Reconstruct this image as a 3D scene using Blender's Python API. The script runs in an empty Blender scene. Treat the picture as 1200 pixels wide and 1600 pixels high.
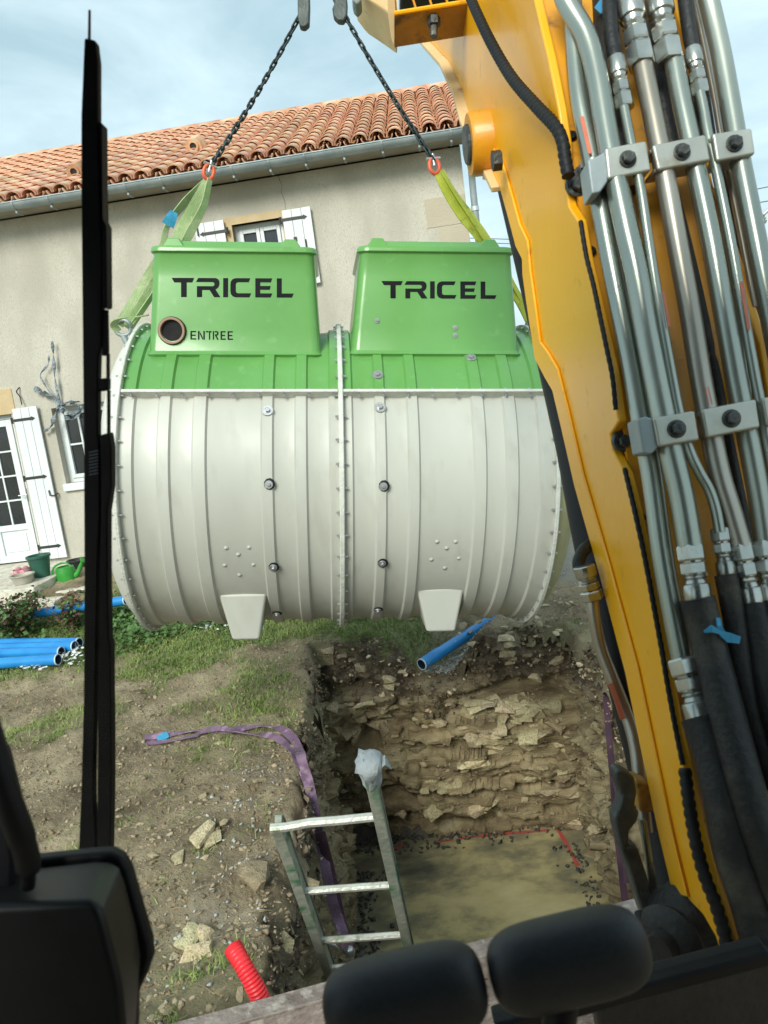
import bpy, bmesh, math, random
import numpy as np
from mathutils import Vector, Matrix

random.seed(7); RS = np.random.RandomState(5)
SC = bpy.context.scene
COL = SC.collection
R = math.radians

# ------------------------------------------------------------------ camera, sky, sun, exposure
F_PX = 1200.0; PITCH = R(9.5); ROLL = R(7.6); CH = 2.2
cF = Vector((0, math.cos(PITCH), -math.sin(PITCH)))
_u0 = Vector((0, math.sin(PITCH), math.cos(PITCH))); _r0 = Vector((1, 0, 0))
cR = math.cos(ROLL) * _r0 - math.sin(ROLL) * _u0
cU = math.sin(ROLL) * _r0 + math.cos(ROLL) * _u0
CAM = Vector((0, 0, CH))
cd = bpy.data.cameras.new('camera'); cam = bpy.data.objects.new('camera', cd); COL.objects.link(cam)
m3 = Matrix((cR, cU, -cF)).transposed()
cam.matrix_world = Matrix.Translation(CAM) @ m3.to_4x4()
cd.sensor_fit = 'VERTICAL'; cd.sensor_height = 36; cd.sensor_width = 27; cd.lens = 27.0
cd.clip_start = 0.05; cd.clip_end = 2000
cd.dof.use_dof = True; cd.dof.focus_distance = 4.6; cd.dof.aperture_fstop = 11
SC.camera = cam

W = bpy.data.worlds.new('World'); SC.world = W; W.use_nodes = True
nt = W.node_tree; nt.nodes.clear()
def wn(t): return nt.nodes.new(t)
SUN_EL, SUN_AZ = R(35), R(201)      # azimuth clockwise from +Y: behind the camera, to the left
sky = wn('ShaderNodeTexSky'); sky.sky_type = 'NISHITA'; sky.sun_disc = False
sky.sun_elevation = SUN_EL; sky.sun_rotation = SUN_AZ; sky.air_density = 1.2; sky.dust_density = 1.5
bg1 = wn('ShaderNodeBackground'); bg1.inputs[1].default_value = 0.07; nt.links.new(sky.outputs[0], bg1.inputs[0])
tc = wn('ShaderNodeTexCoord'); mp = wn('ShaderNodeMapping'); mp.inputs['Scale'].default_value = (1.3, 1.3, 3.6)
nt.links.new(tc.outputs['Generated'], mp.inputs[0])
nz = wn('ShaderNodeTexNoise'); nz.inputs['Scale'].default_value = 2.3; nz.inputs['Detail'].default_value = 7
nz.inputs['Roughness'].default_value = 0.55; nz.inputs['Distortion'].default_value = 0.4
nt.links.new(mp.outputs[0], nz.inputs['Vector'])
cr = wn('ShaderNodeValToRGB'); cr.color_ramp.elements[0].position = 0.36; cr.color_ramp.elements[1].position = 0.68
cr.color_ramp.elements[0].color = (0.33, 0.45, 0.51, 1); cr.color_ramp.elements[1].color = (0.61, 0.72, 0.77, 1)
nt.links.new(nz.outputs['Fac'], cr.inputs[0])
bg2 = wn('ShaderNodeBackground'); nt.links.new(cr.outputs[0], bg2.inputs[0]); bg2.inputs[1].default_value = 0.64
mx = wn('ShaderNodeMixShader'); mx.inputs[0].default_value = 0.86
nt.links.new(bg1.outputs[0], mx.inputs[1]); nt.links.new(bg2.outputs[0], mx.inputs[2])
wo = wn('ShaderNodeOutputWorld'); nt.links.new(mx.outputs[0], wo.inputs[0])

sl = bpy.data.lights.new('sun', 'SUN'); sl.energy = 1.5; sl.angle = R(26); sl.color = (1, 0.96, 0.88)
sun = bpy.data.objects.new('sun', sl); COL.objects.link(sun)
sd = Vector((math.sin(SUN_AZ) * math.cos(SUN_EL), math.cos(SUN_AZ) * math.cos(SUN_EL), math.sin(SUN_EL)))
sun.rotation_euler = (-sd).to_track_quat('-Z', 'Y').to_euler(); sun.location = (0, 0, 30)
SC.view_settings.view_transform = 'Standard'; SC.view_settings.look = 'None'
SC.view_settings.gamma = 1; SC.view_settings.use_curve_mapping = False
SC.view_settings.exposure = 1.4

# ------------------------------------------------------------------ pixel (of the 1200x1600 photograph) -> place
def ray(x, y): return cF + cR * ((x - 600) / F_PX) - cU * ((y - 800) / F_PX)
def P(x, y, d): return CAM + ray(x, y) * d
def AZ(x, y, z): k = ray(x, y); return CAM + k * ((z - CH) / k.z)
def AY(x, y, Y): k = ray(x, y); return CAM + k * (Y / k.y)
def AX(x, y, X): k = ray(x, y); return CAM + k * (X / k.x)
def APL(x, y, p0, n): k = ray(x, y); return CAM + k * ((p0 - CAM).dot(n) / k.dot(n))

# ------------------------------------------------------------------ vectorised noise
def _hash(ix, iy, s):
    h = (ix.astype(np.int64) * 374761393 + iy.astype(np.int64) * 668265263 + s * 2147483647 // 7) & 0xffffffff
    h = ((h ^ (h >> 13)) * 1274126177) & 0xffffffff
    return ((h ^ (h >> 16)) & 0xffff) / 65535.0
def vn(x, y, s=0):
    x = np.asarray(x, float); y = np.asarray(y, float)
    ix = np.floor(x); iy = np.floor(y); fx = x - ix; fy = y - iy
    fx = fx * fx * (3 - 2 * fx); fy = fy * fy * (3 - 2 * fy)
    a = _hash(ix, iy, s); b = _hash(ix + 1, iy, s); c = _hash(ix, iy + 1, s); d = _hash(ix + 1, iy + 1, s)
    return (a * (1 - fx) + b * fx) * (1 - fy) + (c * (1 - fx) + d * fx) * fy - 0.5
def fbm(x, y, o=4, s=0):
    t = 0; a = 1.0; f = 1.0
    for k in range(o):
        t = t + a * vn(np.asarray(x) * f + 13.7 * k, np.asarray(y) * f - 7.1 * k, s + k); a *= 0.5; f *= 2.03
    return t

# ------------------------------------------------------------------ materials
MATS = {}
def new_mat(name):
    m = bpy.data.materials.new(name); m.use_nodes = True; MATS[name] = m
    return m, m.node_tree, m.node_tree.nodes['Principled BSDF']
def rgba(c): return (c[0], c[1], c[2], 1)
def pm(name, c1, c2=None, scale=6, rough=0.6, metal=0.0, bump=0.0, bscale=None, lo=0.35, hi=0.65, c3=None, s3=30, f3=(0.62, 0.72),
       rrange=None, coat=0, stretch=None, spec=None, rnd=0.0, detail=5, bd=0.02):
    """two-tone noise + optional third speckle tone + bump, all in object space"""
    m, t, b = new_mat(name); N = t.nodes.new; L = t.links.new
    b.inputs['Roughness'].default_value = rough; b.inputs['Metallic'].default_value = metal
    if coat: b.inputs['Coat Weight'].default_value = coat; b.inputs['Coat Roughness'].default_value = 0.12
    if spec is not None: b.inputs['Specular IOR Level'].default_value = spec
    tcn = N('ShaderNodeTexCoord'); vec = tcn.outputs['Object']
    if stretch:
        mpn = N('ShaderNodeMapping'); mpn.inputs['Scale'].default_value = stretch; L(vec, mpn.inputs[0]); vec = mpn.outputs[0]
    c2 = c2 or c1
    n = N('ShaderNodeTexNoise'); n.inputs['Scale'].default_value = scale; n.inputs['Detail'].default_value = detail; L(vec, n.inputs['Vector'])
    r = N('ShaderNodeValToRGB'); r.color_ramp.elements[0].position = lo; r.color_ramp.elements[1].position = hi
    r.color_ramp.elements[0].color = rgba(c1); r.color_ramp.elements[1].color = rgba(c2); L(n.outputs['Fac'], r.inputs[0])
    col = r.outputs[0]
    if c3:
        n3 = N('ShaderNodeTexNoise'); n3.inputs['Scale'].default_value = s3; n3.inputs['Detail'].default_value = 4; L(vec, n3.inputs['Vector'])
        r3 = N('ShaderNodeMapRange'); r3.inputs[1].default_value = f3[0]; r3.inputs[2].default_value = f3[1]; L(n3.outputs['Fac'], r3.inputs[0])
        mm = N('ShaderNodeMix'); mm.data_type = 'RGBA'; L(r3.outputs[0], mm.inputs['Factor']); L(col, mm.inputs['A']); mm.inputs['B'].default_value = rgba(c3)
        col = mm.outputs['Result']
    if rnd:
        oi = N('ShaderNodeObjectInfo'); hs = N('ShaderNodeHueSaturation'); mr = N('ShaderNodeMapRange')
        mr.inputs[3].default_value = 1 - rnd; mr.inputs[4].default_value = 1 + rnd
        L(oi.outputs['Random'], mr.inputs[0]); L(mr.outputs[0], hs.inputs['Value']); L(col, hs.inputs['Color'])
        mr2 = N('ShaderNodeMapRange'); mr2.inputs[3].default_value = 0.5 - rnd * 0.06; mr2.inputs[4].default_value = 0.5 + rnd * 0.06
        fr = N('ShaderNodeMath'); fr.operation = 'FRACT'; ml = N('ShaderNodeMath'); ml.operation = 'MULTIPLY'; ml.inputs[1].default_value = 17.3
        L(oi.outputs['Random'], ml.inputs[0]); L(ml.outputs[0], fr.inputs[0]); L(fr.outputs[0], mr2.inputs[0]); L(mr2.outputs[0], hs.inputs['Hue'])
        col = hs.outputs[0]
    L(col, b.inputs['Base Color'])
    if rrange:
        rr = N('ShaderNodeMapRange'); rr.inputs[3].default_value = rrange[0]; rr.inputs[4].default_value = rrange[1]
        L(n.outputs['Fac'], rr.inputs[0]); rr.inputs[1].default_value = 0.3; rr.inputs[2].default_value = 0.7; L(rr.outputs[0], b.inputs['Roughness'])
    if bump:
        nb = N('ShaderNodeTexNoise'); nb.inputs['Scale'].default_value = bscale or scale * 5; nb.inputs['Detail'].default_value = 6; L(vec, nb.inputs['Vector'])
        bp = N('ShaderNodeBump'); bp.inputs['Strength'].default_value = bump; bp.inputs['Distance'].default_value = bd
        L(nb.outputs['Fac'], bp.inputs['Height']); L(bp.outputs[0], b.inputs['Normal'])
    return m

M = MATS
pm('stucco', (.45, .42, .35), (.58, .545, .465), 1.5, .95, stretch=(1.6, 1.6, .7), bump=.8, bscale=95, c3=(.43, .395, .33), s3=55, f3=(.5, .70), bd=.012)
pm('stucco_pale', (.44, .38, .29), (.49, .43, .33), 2, .95, bump=.5, bscale=60)
pm('lintel_stone', (.50, .37, .21), (.56, .43, .26), 5, .9, bump=.3)
pm('terracotta', (.51, .225, .125), (.64, .36, .225), 5, .85, bump=.4, bscale=50, c3=(.58, .44, .31), s3=9, f3=(.5, .66), rnd=.2)
pm('terracotta_dark', (.10, .05, .035), (.17, .09, .06), 8, .9)
pm('zinc', (.26, .31, .33), (.36, .41, .42), 5, .5, .35, bump=.1, bscale=30)
pm('zinc_light', (.55, .60, .60), (.62, .66, .66), 5, .4, .5)
pm('white_paint', (.64, .68, .68), (.70, .73, .73), 4, .45)
pm('black_iron', (.02, .02, .022), (.03, .03, .03), 20, .5)
pm('pane_glass', (.012, .018, .02), (.03, .035, .04), 2, .06, spec=.8)
pm('concrete', (.52, .48, .40), (.66, .62, .53), 5, .9, bump=.5, bscale=40, c3=(.38, .33, .25), s3=14, f3=(.52, .68))
pm('green_grp', (.11, .30, .072), (.13, .335, .088), 2.5, .30, coat=.2, bump=.04, bscale=9, c3=(.15, .35, .105), s3=16, f3=(.6, .75))
pm('cream_grp', (.42, .427, .38), (.49, .495, .445), 2.2, .42, coat=.06, bump=.10, bscale=6, c3=(.40, .395, .345), s3=11, f3=(.56, .8), stretch=(1, 1, .35))
pm('cream_flange', (.52, .53, .48), (.62, .63, .58), 20, .5, bump=.3, bscale=60)
pm('lit_dome_grp', (.54, .53, .47), (.60, .59, .53), 3, .4, bump=.1)  # left dome: its brighter light put into the colour
pm('shaded_dome_grp', (.30, .29, .16), (.40, .39, .23), 3, .5, bump=.3, bscale=12, c3=(.24, .22, .12), s3=30)  # right dome: same cream, with its shade put into the colour
pm('letter_black', (.004, .006, .008), (.010, .010, .012), 10, .6, spec=.12)
pm('bolt_steel', (.42, .43, .44), (.55, .56, .57), 20, .35, .8)
pm('rubber_black', (.008, .008, .009), (.014, .014, .015), 20, .6, spec=.2)
pm('brown_ring', (.30, .17, .12), (.38, .24, .18), 15, .5)
pm('chain_steel', (.02, .032, .034), (.05, .062, .062), 20, .5, .6, rnd=.2)
pm('hook_cast', (.07, .085, .085), (.11, .125, .12), 14, .6, .4, bump=.3, bscale=50)
pm('red_paint', (.60, .08, .03), (.70, .13, .05), 12, .4)
pm('strap_sage', (.26, .37, .16), (.36, .46, .24), 10, .85, bump=.4, bscale=120, c3=(.45, .50, .30), s3=12, f3=(.55, .7))
pm('strap_lime', (.36, .41, .035), (.48, .50, .07), 8, .85, bump=.4, bscale=120, c3=(.20, .22, .04), s3=14, f3=(.55, .72))
pm('strap_violet', (.13, .075, .13), (.22, .14, .21), 9, .85, bump=.4, bscale=120, c3=(.40, .27, .38), s3=12, f3=(.55, .7))
pm('strap_violet_dark', (.05, .025, .045), (.09, .04, .07), 9, .85, bump=.3)
pm('blue_tag', (.02, .22, .42), (.05, .33, .55), 20, .6)
pm('blue_pvc', (.012, .19, .50), (.02, .25, .60), 4, .35, c3=(.22, .34, .50), s3=24, f3=(.66, .8))
pm('pvc_bore_shade', (.01, .03, .06), (.02, .05, .09), 4, .6)  # blue plastic darkened: shade inside the pipes put into the colour
pm('pvc_rim', (.45, .55, .62), (.6, .68, .72), 10, .5)
pm('can_green', (.03, .24, .03), (.05, .33, .05), 6, .4)
pm('bucket_green', (.02, .09, .06), (.03, .12, .085), 6, .5)
pm('basin_grey', (.33, .31, .25), (.42, .39, .32), 6, .6)
pm('pink_shoe', (.60, .22, .26), (.70, .33, .36), 10, .7)
pm('pot_black', (.02, .022, .024), (.04, .04, .04), 8, .6)
pm('net_grey', (.13, .16, .18), (.30, .34, .37), 30, .9)
pm('red_conduit', (.70, .02, .03), (.80, .035, .045), 8, .4)
pm('red_chalk', (.55, .07, .06), (.26, .13, .09), 18, .9, lo=.4, hi=.7)
pm('alu', (.50, .50, .43), (.66, .66, .60), 9, .42, .5, bump=.2, bscale=60, c3=(.16, .22, .12), s3=11, f3=(.58, .72))
pm('alu_green', (.24, .26, .21), (.42, .42, .35), 6, .55, .35, bump=.3, bscale=40, c3=(.08, .20, .11), s3=6, f3=(.55, .66))
pm('cloth_grey', (.22, .25, .27), (.33, .36, .37), 9, .9, bump=.5, bscale=40)
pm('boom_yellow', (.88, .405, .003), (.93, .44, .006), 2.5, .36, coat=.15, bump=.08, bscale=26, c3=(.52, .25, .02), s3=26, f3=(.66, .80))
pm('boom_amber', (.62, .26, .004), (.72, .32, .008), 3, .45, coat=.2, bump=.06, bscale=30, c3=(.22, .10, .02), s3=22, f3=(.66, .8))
pm('grimy_amber', (.30, .15, .03), (.55, .28, .03), 7, .7, bump=.4, bscale=40, c3=(.06, .04, .03), s3=14, f3=(.52, .66))
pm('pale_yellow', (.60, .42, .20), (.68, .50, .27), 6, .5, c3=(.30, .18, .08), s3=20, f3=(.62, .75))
pm('pipe_zinc', (.30, .33, .29), (.46, .48, .41), 5, .3, .8, stretch=(1, 1, .2), c3=(.30, .30, .22), s3=25, f3=(.64, .8), rrange=(.22, .42))
pm('pipe_old', (.30, .27, .22), (.46, .42, .36), 6, .34, .75, stretch=(1, 1, .25), c3=(.20, .15, .09), s3=22, f3=(.6, .78))
pm('fitting', (.36, .37, .34), (.52, .52, .48), 18, .26, .9, c3=(.25, .20, .13), s3=16, f3=(.62, .75))
pm('clamp_steel', (.42, .42, .37), (.56, .56, .50), 7, .36, .7, bump=.06, bscale=40, c3=(.35, .30, .20), s3=16, f3=(.64, .8))
pm('bracket_dark', (.045, .05, .05), (.12, .125, .12), 14, .5, .6, bump=.3, bscale=50)
pm('hose_rubber', (.007, .008, .009), (.017, .018, .019), 9, .5, bump=.2, bscale=120, c3=(.085, .078, .06), s3=11, f3=(.56, .76), spec=.35)
pm('conduit_black', (.006, .006, .007), (.011, .011, .011), 9, .55, spec=.3)
pm('orange_tag', (.55, .14, .08), (.62, .20, .12), 20, .6)
pm('rusty_blade', (.16, .12, .10), (.30, .25, .22), 9, .75, .2, bump=.6, bscale=40, c3=(.38, .33, .29), s3=22, f3=(.52, .66))
pm('cab_black', (.004, .004, .005), (.008, .008, .009), 12, .55, spec=.3)
pm('grip_black', (.011, .014, .017), (.016, .019, .022), 260, .5, bump=.35, bscale=900, bd=.001)
pm('housing_black', (.007, .008, .008), (.011, .012, .012), 30, .42, bump=.15, bscale=500, bd=.001, spec=.35)
pm('wiper_black', (.002, .002, .003), (.004, .004, .004), 20, .6, spec=.12)
pm('wiper_grey', (.05, .055, .07), (.08, .085, .10), 20, .4, .4)
pm('rock_tan', (.52, .43, .25), (.68, .59, .39), 7, .92, bump=.8, bscale=26, c3=(.36, .27, .14), s3=12, f3=(.52, .66), rnd=.25)
pm('rock_brown', (.26, .20, .12), (.42, .34, .21), 7, .95, bump=.8, bscale=26, c3=(.38, .31, .18), s3=10, f3=(.56, .7), rnd=.25)
pm('gravel_grey', (.30, .32, .31), (.50, .52, .50), 40, .9, rnd=.1)
pm('clod', (.18, .135, .08), (.42, .335, .22), 9, .97, bump=.6, bscale=60)
pm('dark_clod', (.11, .082, .052), (.28, .215, .14), 8, .97, bump=.6, bscale=60)
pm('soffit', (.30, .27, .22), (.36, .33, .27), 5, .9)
pm('dusty_panel', (.006, .006, .006), (.026, .022, .018), 7, .6, bump=.3, bscale=40, c3=(.14, .12, .10), s3=16, f3=(.64, .74))
pm('straw', (.42, .35, .20), (.28, .21, .12), 9, .9)
pm('leaf_green', (.045, .10, .022), (.10, .19, .045), 14, .6, lo=.4, hi=.6, rnd=.1)
pm('grass_blade', (.10, .17, .03), (.25, .32, .08), 2.2, .6, c3=(.24, .24, .09), s3=30, f3=(.52, .64))
pm('leaf_red', (.10, .035, .025), (.13, .07, .035), 14, .6)
pm('twig', (.10, .06, .04), (.16, .10, .06), 14, .9)
pm('petal', (.78, .79, .76), (.82, .82, .80), 10, .7)

# windscreen: clear glass whose mirror image is the cab behind the camera and the sky above it
gm, gt, gb = new_mat('windscreen_glass'); gt.nodes.remove(gb)
tr = gt.nodes.new('ShaderNodeBsdfTransparent'); tr.inputs[0].default_value = (.965, .985, .975, 1)
gl = gt.nodes.new('ShaderNodeBsdfGlossy'); gl.inputs['Roughness'].default_value = .02
df = gt.nodes.new('ShaderNodeBsdfDiffuse'); df.inputs[0].default_value = (.55, .57, .55, 1)
fr = gt.nodes.new('ShaderNodeFresnel'); fr.inputs[0].default_value = 1.1
m1 = gt.nodes.new('ShaderNodeMixShader'); m2 = gt.nodes.new('ShaderNodeMixShader')
dn = gt.nodes.new('ShaderNodeTexNoise'); dn.inputs['Scale'].default_value = 7; dn.inputs['Detail'].default_value = 8
dr = gt.nodes.new('ShaderNodeMapRange'); dr.inputs[1].default_value = .5; dr.inputs[2].default_value = .85; dr.inputs[3].default_value = .0; dr.inputs[4].default_value = .006
dtc = gt.nodes.new('ShaderNodeTexCoord'); gt.links.new(dtc.outputs['Object'], dn.inputs['Vector'])
gt.links.new(dn.outputs['Fac'], dr.inputs[0]); gt.links.new(dr.outputs[0], m2.inputs[0])
gt.links.new(fr.outputs[0], m1.inputs[0]); gt.links.new(tr.outputs[0], m1.inputs[1]); gt.links.new(gl.outputs[0], m1.inputs[2])
gt.links.new(m1.outputs[0], m2.inputs[1]); gt.links.new(df.outputs[0], m2.inputs[2])
gt.links.new(m2.outputs[0], gt.nodes['Material Output'].inputs[0])

# earth: attribute "grassy" tints mud towards matted grass, "rocky" towards gravel
def earth(name, wet=False):
    m, t, b = new_mat(name); N = t.nodes.new; L = t.links.new
    tcn = N('ShaderNodeTexCoord'); v = tcn.outputs['Object']
    n1 = N('ShaderNodeTexNoise'); n1.inputs['Scale'].default_value = 2.2; n1.inputs['Detail'].default_value = 9; n1.inputs['Roughness'].default_value = .65; L(v, n1.inputs['Vector'])
    r1 = N('ShaderNodeValToRGB'); e = r1.color_ramp.elements
    e[0].position = .33; e[0].color = (.135, .10, .058, 1); e[1].position = .66; e[1].color = (.50, .41, .27, 1)
    k = r1.color_ramp.elements.new(.5); k.color = (.33, .262, .165, 1); L(n1.outputs['Fac'], r1.inputs[0])
    n2 = N('ShaderNodeTexNoise'); n2.inputs['Scale'].default_value = 30; n2.inputs['Detail'].default_value = 6; L(v, n2.inputs['Vector'])
    mr = N('ShaderNodeMapRange'); mr.inputs[1].default_value = .56; mr.inputs[2].default_value = .7; L(n2.outputs['Fac'], mr.inputs[0])
    mA = N('ShaderNodeMix'); mA.data_type = 'RGBA'; L(mr.outputs[0], mA.inputs['Factor']); L(r1.outputs[0], mA.inputs['A']); mA.inputs['B'].default_value = (.36, .30, .19, 1)
    at = N('ShaderNodeAttribute'); at.attribute_name = 'grassy'
    n3 = N('ShaderNodeTexNoise'); n3.inputs['Scale'].default_value = 18; n3.inputs['Detail'].default_value = 5; L(v, n3.inputs['Vector'])
    r3 = N('ShaderNodeValToRGB'); r3.color_ramp.elements[0].position = .38; r3.color_ramp.elements[1].position = .62
    r3.color_ramp.elements[0].color = (.11, .14, .045, 1); r3.color_ramp.elements[1].color = (.27, .28, .11, 1); L(n3.outputs['Fac'], r3.inputs[0])
    mB = N('ShaderNodeMix'); mB.data_type = 'RGBA'; L(at.outputs['Fac'], mB.inputs['Factor']); L(mA.outputs['Result'], mB.inputs['A']); L(r3.outputs[0], mB.inputs['B'])
    at2 = N('ShaderNodeAttribute'); at2.attribute_name = 'stony'
    mC = N('ShaderNodeMix'); mC.data_type = 'RGBA'; L(at2.outputs['Fac'], mC.inputs['Factor']); L(mB.outputs['Result'], mC.inputs['A']); mC.inputs['B'].default_value = (.27, .275, .255, 1)
    L(mC.outputs['Result'], b.inputs['Base Color']); b.inputs['Roughness'].default_value = .93
    nb = N('ShaderNodeTexNoise'); nb.inputs['Scale'].default_value = 28; nb.inputs['Detail'].default_value = 8; nb.inputs['Roughness'].default_value = .7; L(v, nb.inputs['Vector'])
    bp = N('ShaderNodeBump'); bp.inputs['Strength'].default_value = 1; bp.inputs['Distance'].default_value = .06; L(nb.outputs['Fac'], bp.inputs['Height']); L(bp.outputs[0], b.inputs['Normal'])
earth('earth')

# pit wall: dark topsoil above, layered ochre marl below; the layer colour runs in bands
m, t, b = new_mat('pit_rock'); N = t.nodes.new; L = t.links.new
tcn = N('ShaderNodeTexCoord'); v = tcn.outputs['Object']
mpn = N('ShaderNodeMapping'); mpn.inputs['Scale'].default_value = (1, 1, 5.5); L(v, mpn.inputs[0])
n1 = N('ShaderNodeTexNoise'); n1.inputs['Scale'].default_value = 1.7; n1.inputs['Detail'].default_value = 9; n1.inputs['Roughness'].default_value = .62; n1.inputs['Distortion'].default_value = .5; L(mpn.outputs[0], n1.inputs['Vector'])
r1 = N('ShaderNodeValToRGB'); e = r1.color_ramp.elements
e[0].position = .30; e[0].color = (.13, .095, .05, 1); e[1].position = .66; e[1].color = (.66, .56, .36, 1)
k = e.new(.42); k.color = (.33, .25, .14, 1); k = e.new(.54); k.color = (.52, .42, .24, 1); L(n1.outputs['Fac'], r1.inputs[0])
n2 = N('ShaderNodeTexNoise'); n2.inputs['Scale'].default_value = 9; n2.inputs['Detail'].default_value = 8; L(v, n2.inputs['Vector'])
r2 = N('ShaderNodeValToRGB'); e = r2.color_ramp.elements; e[0].position = .36; e[0].color = (.095, .07, .045, 1); e[1].position = .66; e[1].color = (.36, .28, .185, 1); L(n2.outputs['Fac'], r2.inputs[0])
sx = N('ShaderNodeSeparateXYZ'); L(v, sx.inputs[0])
n5 = N('ShaderNodeTexNoise'); n5.inputs['Scale'].default_value = 2.4; L(v, n5.inputs['Vector'])
ad = N('ShaderNodeMath'); ad.operation = 'MULTIPLY_ADD'; ad.inputs[1].default_value = .9; L(n5.outputs['Fac'], ad.inputs[0]); L(sx.outputs['Z'], ad.inputs[2])
mr = N('ShaderNodeMapRange'); mr.inputs[1].default_value = -.16; mr.inputs[2].default_value = .02; L(ad.outputs[0], mr.inputs[0])
mA = N('ShaderNodeMix'); mA.data_type = 'RGBA'; L(mr.outputs[0], mA.inputs['Factor']); L(r1.outputs[0], mA.inputs['A']); L(r2.outputs[0], mA.inputs['B'])
L(mA.outputs['Result'], b.inputs['Base Color']); b.inputs['Roughness'].default_value = .95
nb = N('ShaderNodeTexNoise'); nb.inputs['Scale'].default_value = 11; nb.inputs['Detail'].default_value = 10; nb.inputs['Roughness'].default_value = .72; L(mpn.outputs[0], nb.inputs['Vector'])
bp = N('ShaderNodeBump'); bp.inputs['Strength'].default_value = 1; bp.inputs['Distance'].default_value = .06; L(nb.outputs['Fac'], bp.inputs['Height']); L(bp.outputs[0], b.inputs['Normal'])

# shallow muddy water: clouds of yellow silt over a dark bed
m, t, b = new_mat('muddy_water'); N = t.nodes.new; L = t.links.new
tcn = N('ShaderNodeTexCoord'); v = tcn.outputs['Object']
mpn = N('ShaderNodeMapping'); mpn.inputs['Scale'].default_value = (1, 1.5, 1); L(v, mpn.inputs[0])
n1 = N('ShaderNodeTexNoise'); n1.inputs['Scale'].default_value = 1.9; n1.inputs['Detail'].default_value = 9; n1.inputs['Roughness'].default_value = .62; n1.inputs['Distortion'].default_value = .12; L(mpn.outputs[0], n1.inputs['Vector'])
at = N('ShaderNodeAttribute'); at.attribute_name = 'silt'
ad = N('ShaderNodeMath'); ad.operation = 'ADD'; L(n1.outputs['Fac'], ad.inputs[0]); L(at.outputs['Fac'], ad.inputs[1])
r1 = N('ShaderNodeValToRGB'); e = r1.color_ramp.elements
e[0].position = .34; e[0].color = (.13, .125, .095, 1); e[1].position = .80; e[1].color = (.62, .54, .30, 1)
k = e.new(.48); k.color = (.27, .245, .15, 1); k = e.new(.60); k.color = (.50, .43, .22, 1)
L(ad.outputs[0], r1.inputs[0]); L(r1.outputs[0], b.inputs['Base Color'])
b.inputs['Roughness'].default_value = .09; b.inputs['IOR'].default_value = 1.33
nb = N('ShaderNodeTexNoise'); nb.inputs['Scale'].default_value = 7; nb.inputs['Detail'].default_value = 3; L(v, nb.inputs['Vector'])
bp = N('ShaderNodeBump'); bp.inputs['Strength'].default_value = .12; bp.inputs['Distance'].default_value = .02; L(nb.outputs['Fac'], bp.inputs['Height']); L(bp.outputs[0], b.inputs['Normal'])

# ------------------------------------------------------------------ object helpers
WL = {}                                            # world position of each root / part origin
def tag(o, label=None, cat=None, group=None, kind=None):
    if label: o['label'] = label
    if cat: o['category'] = cat
    if group: o['group'] = group
    if kind: o['kind'] = kind
    return o
def root(name, loc, label, cat, group=None):
    o = bpy.data.objects.new(name, None); COL.objects.link(o); o.location = loc; o.empty_display_size = .1
    WL[o] = Vector(loc); return tag(o, label, cat, group)
def inst(name, me, Mw, parent=None):
    """an object with its own world matrix Mw, its mesh data shared"""
    o = bpy.data.objects.new(name, me); COL.objects.link(o)
    if parent: o.parent = parent; Mw = Matrix.Translation(-WL[parent]) @ Mw
    o.matrix_basis = Mw; return o
def frame(o, x, y, z):
    m = Matrix((x, y, z)).transposed().to_4x4(); return Matrix.Translation(o) @ m

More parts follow.
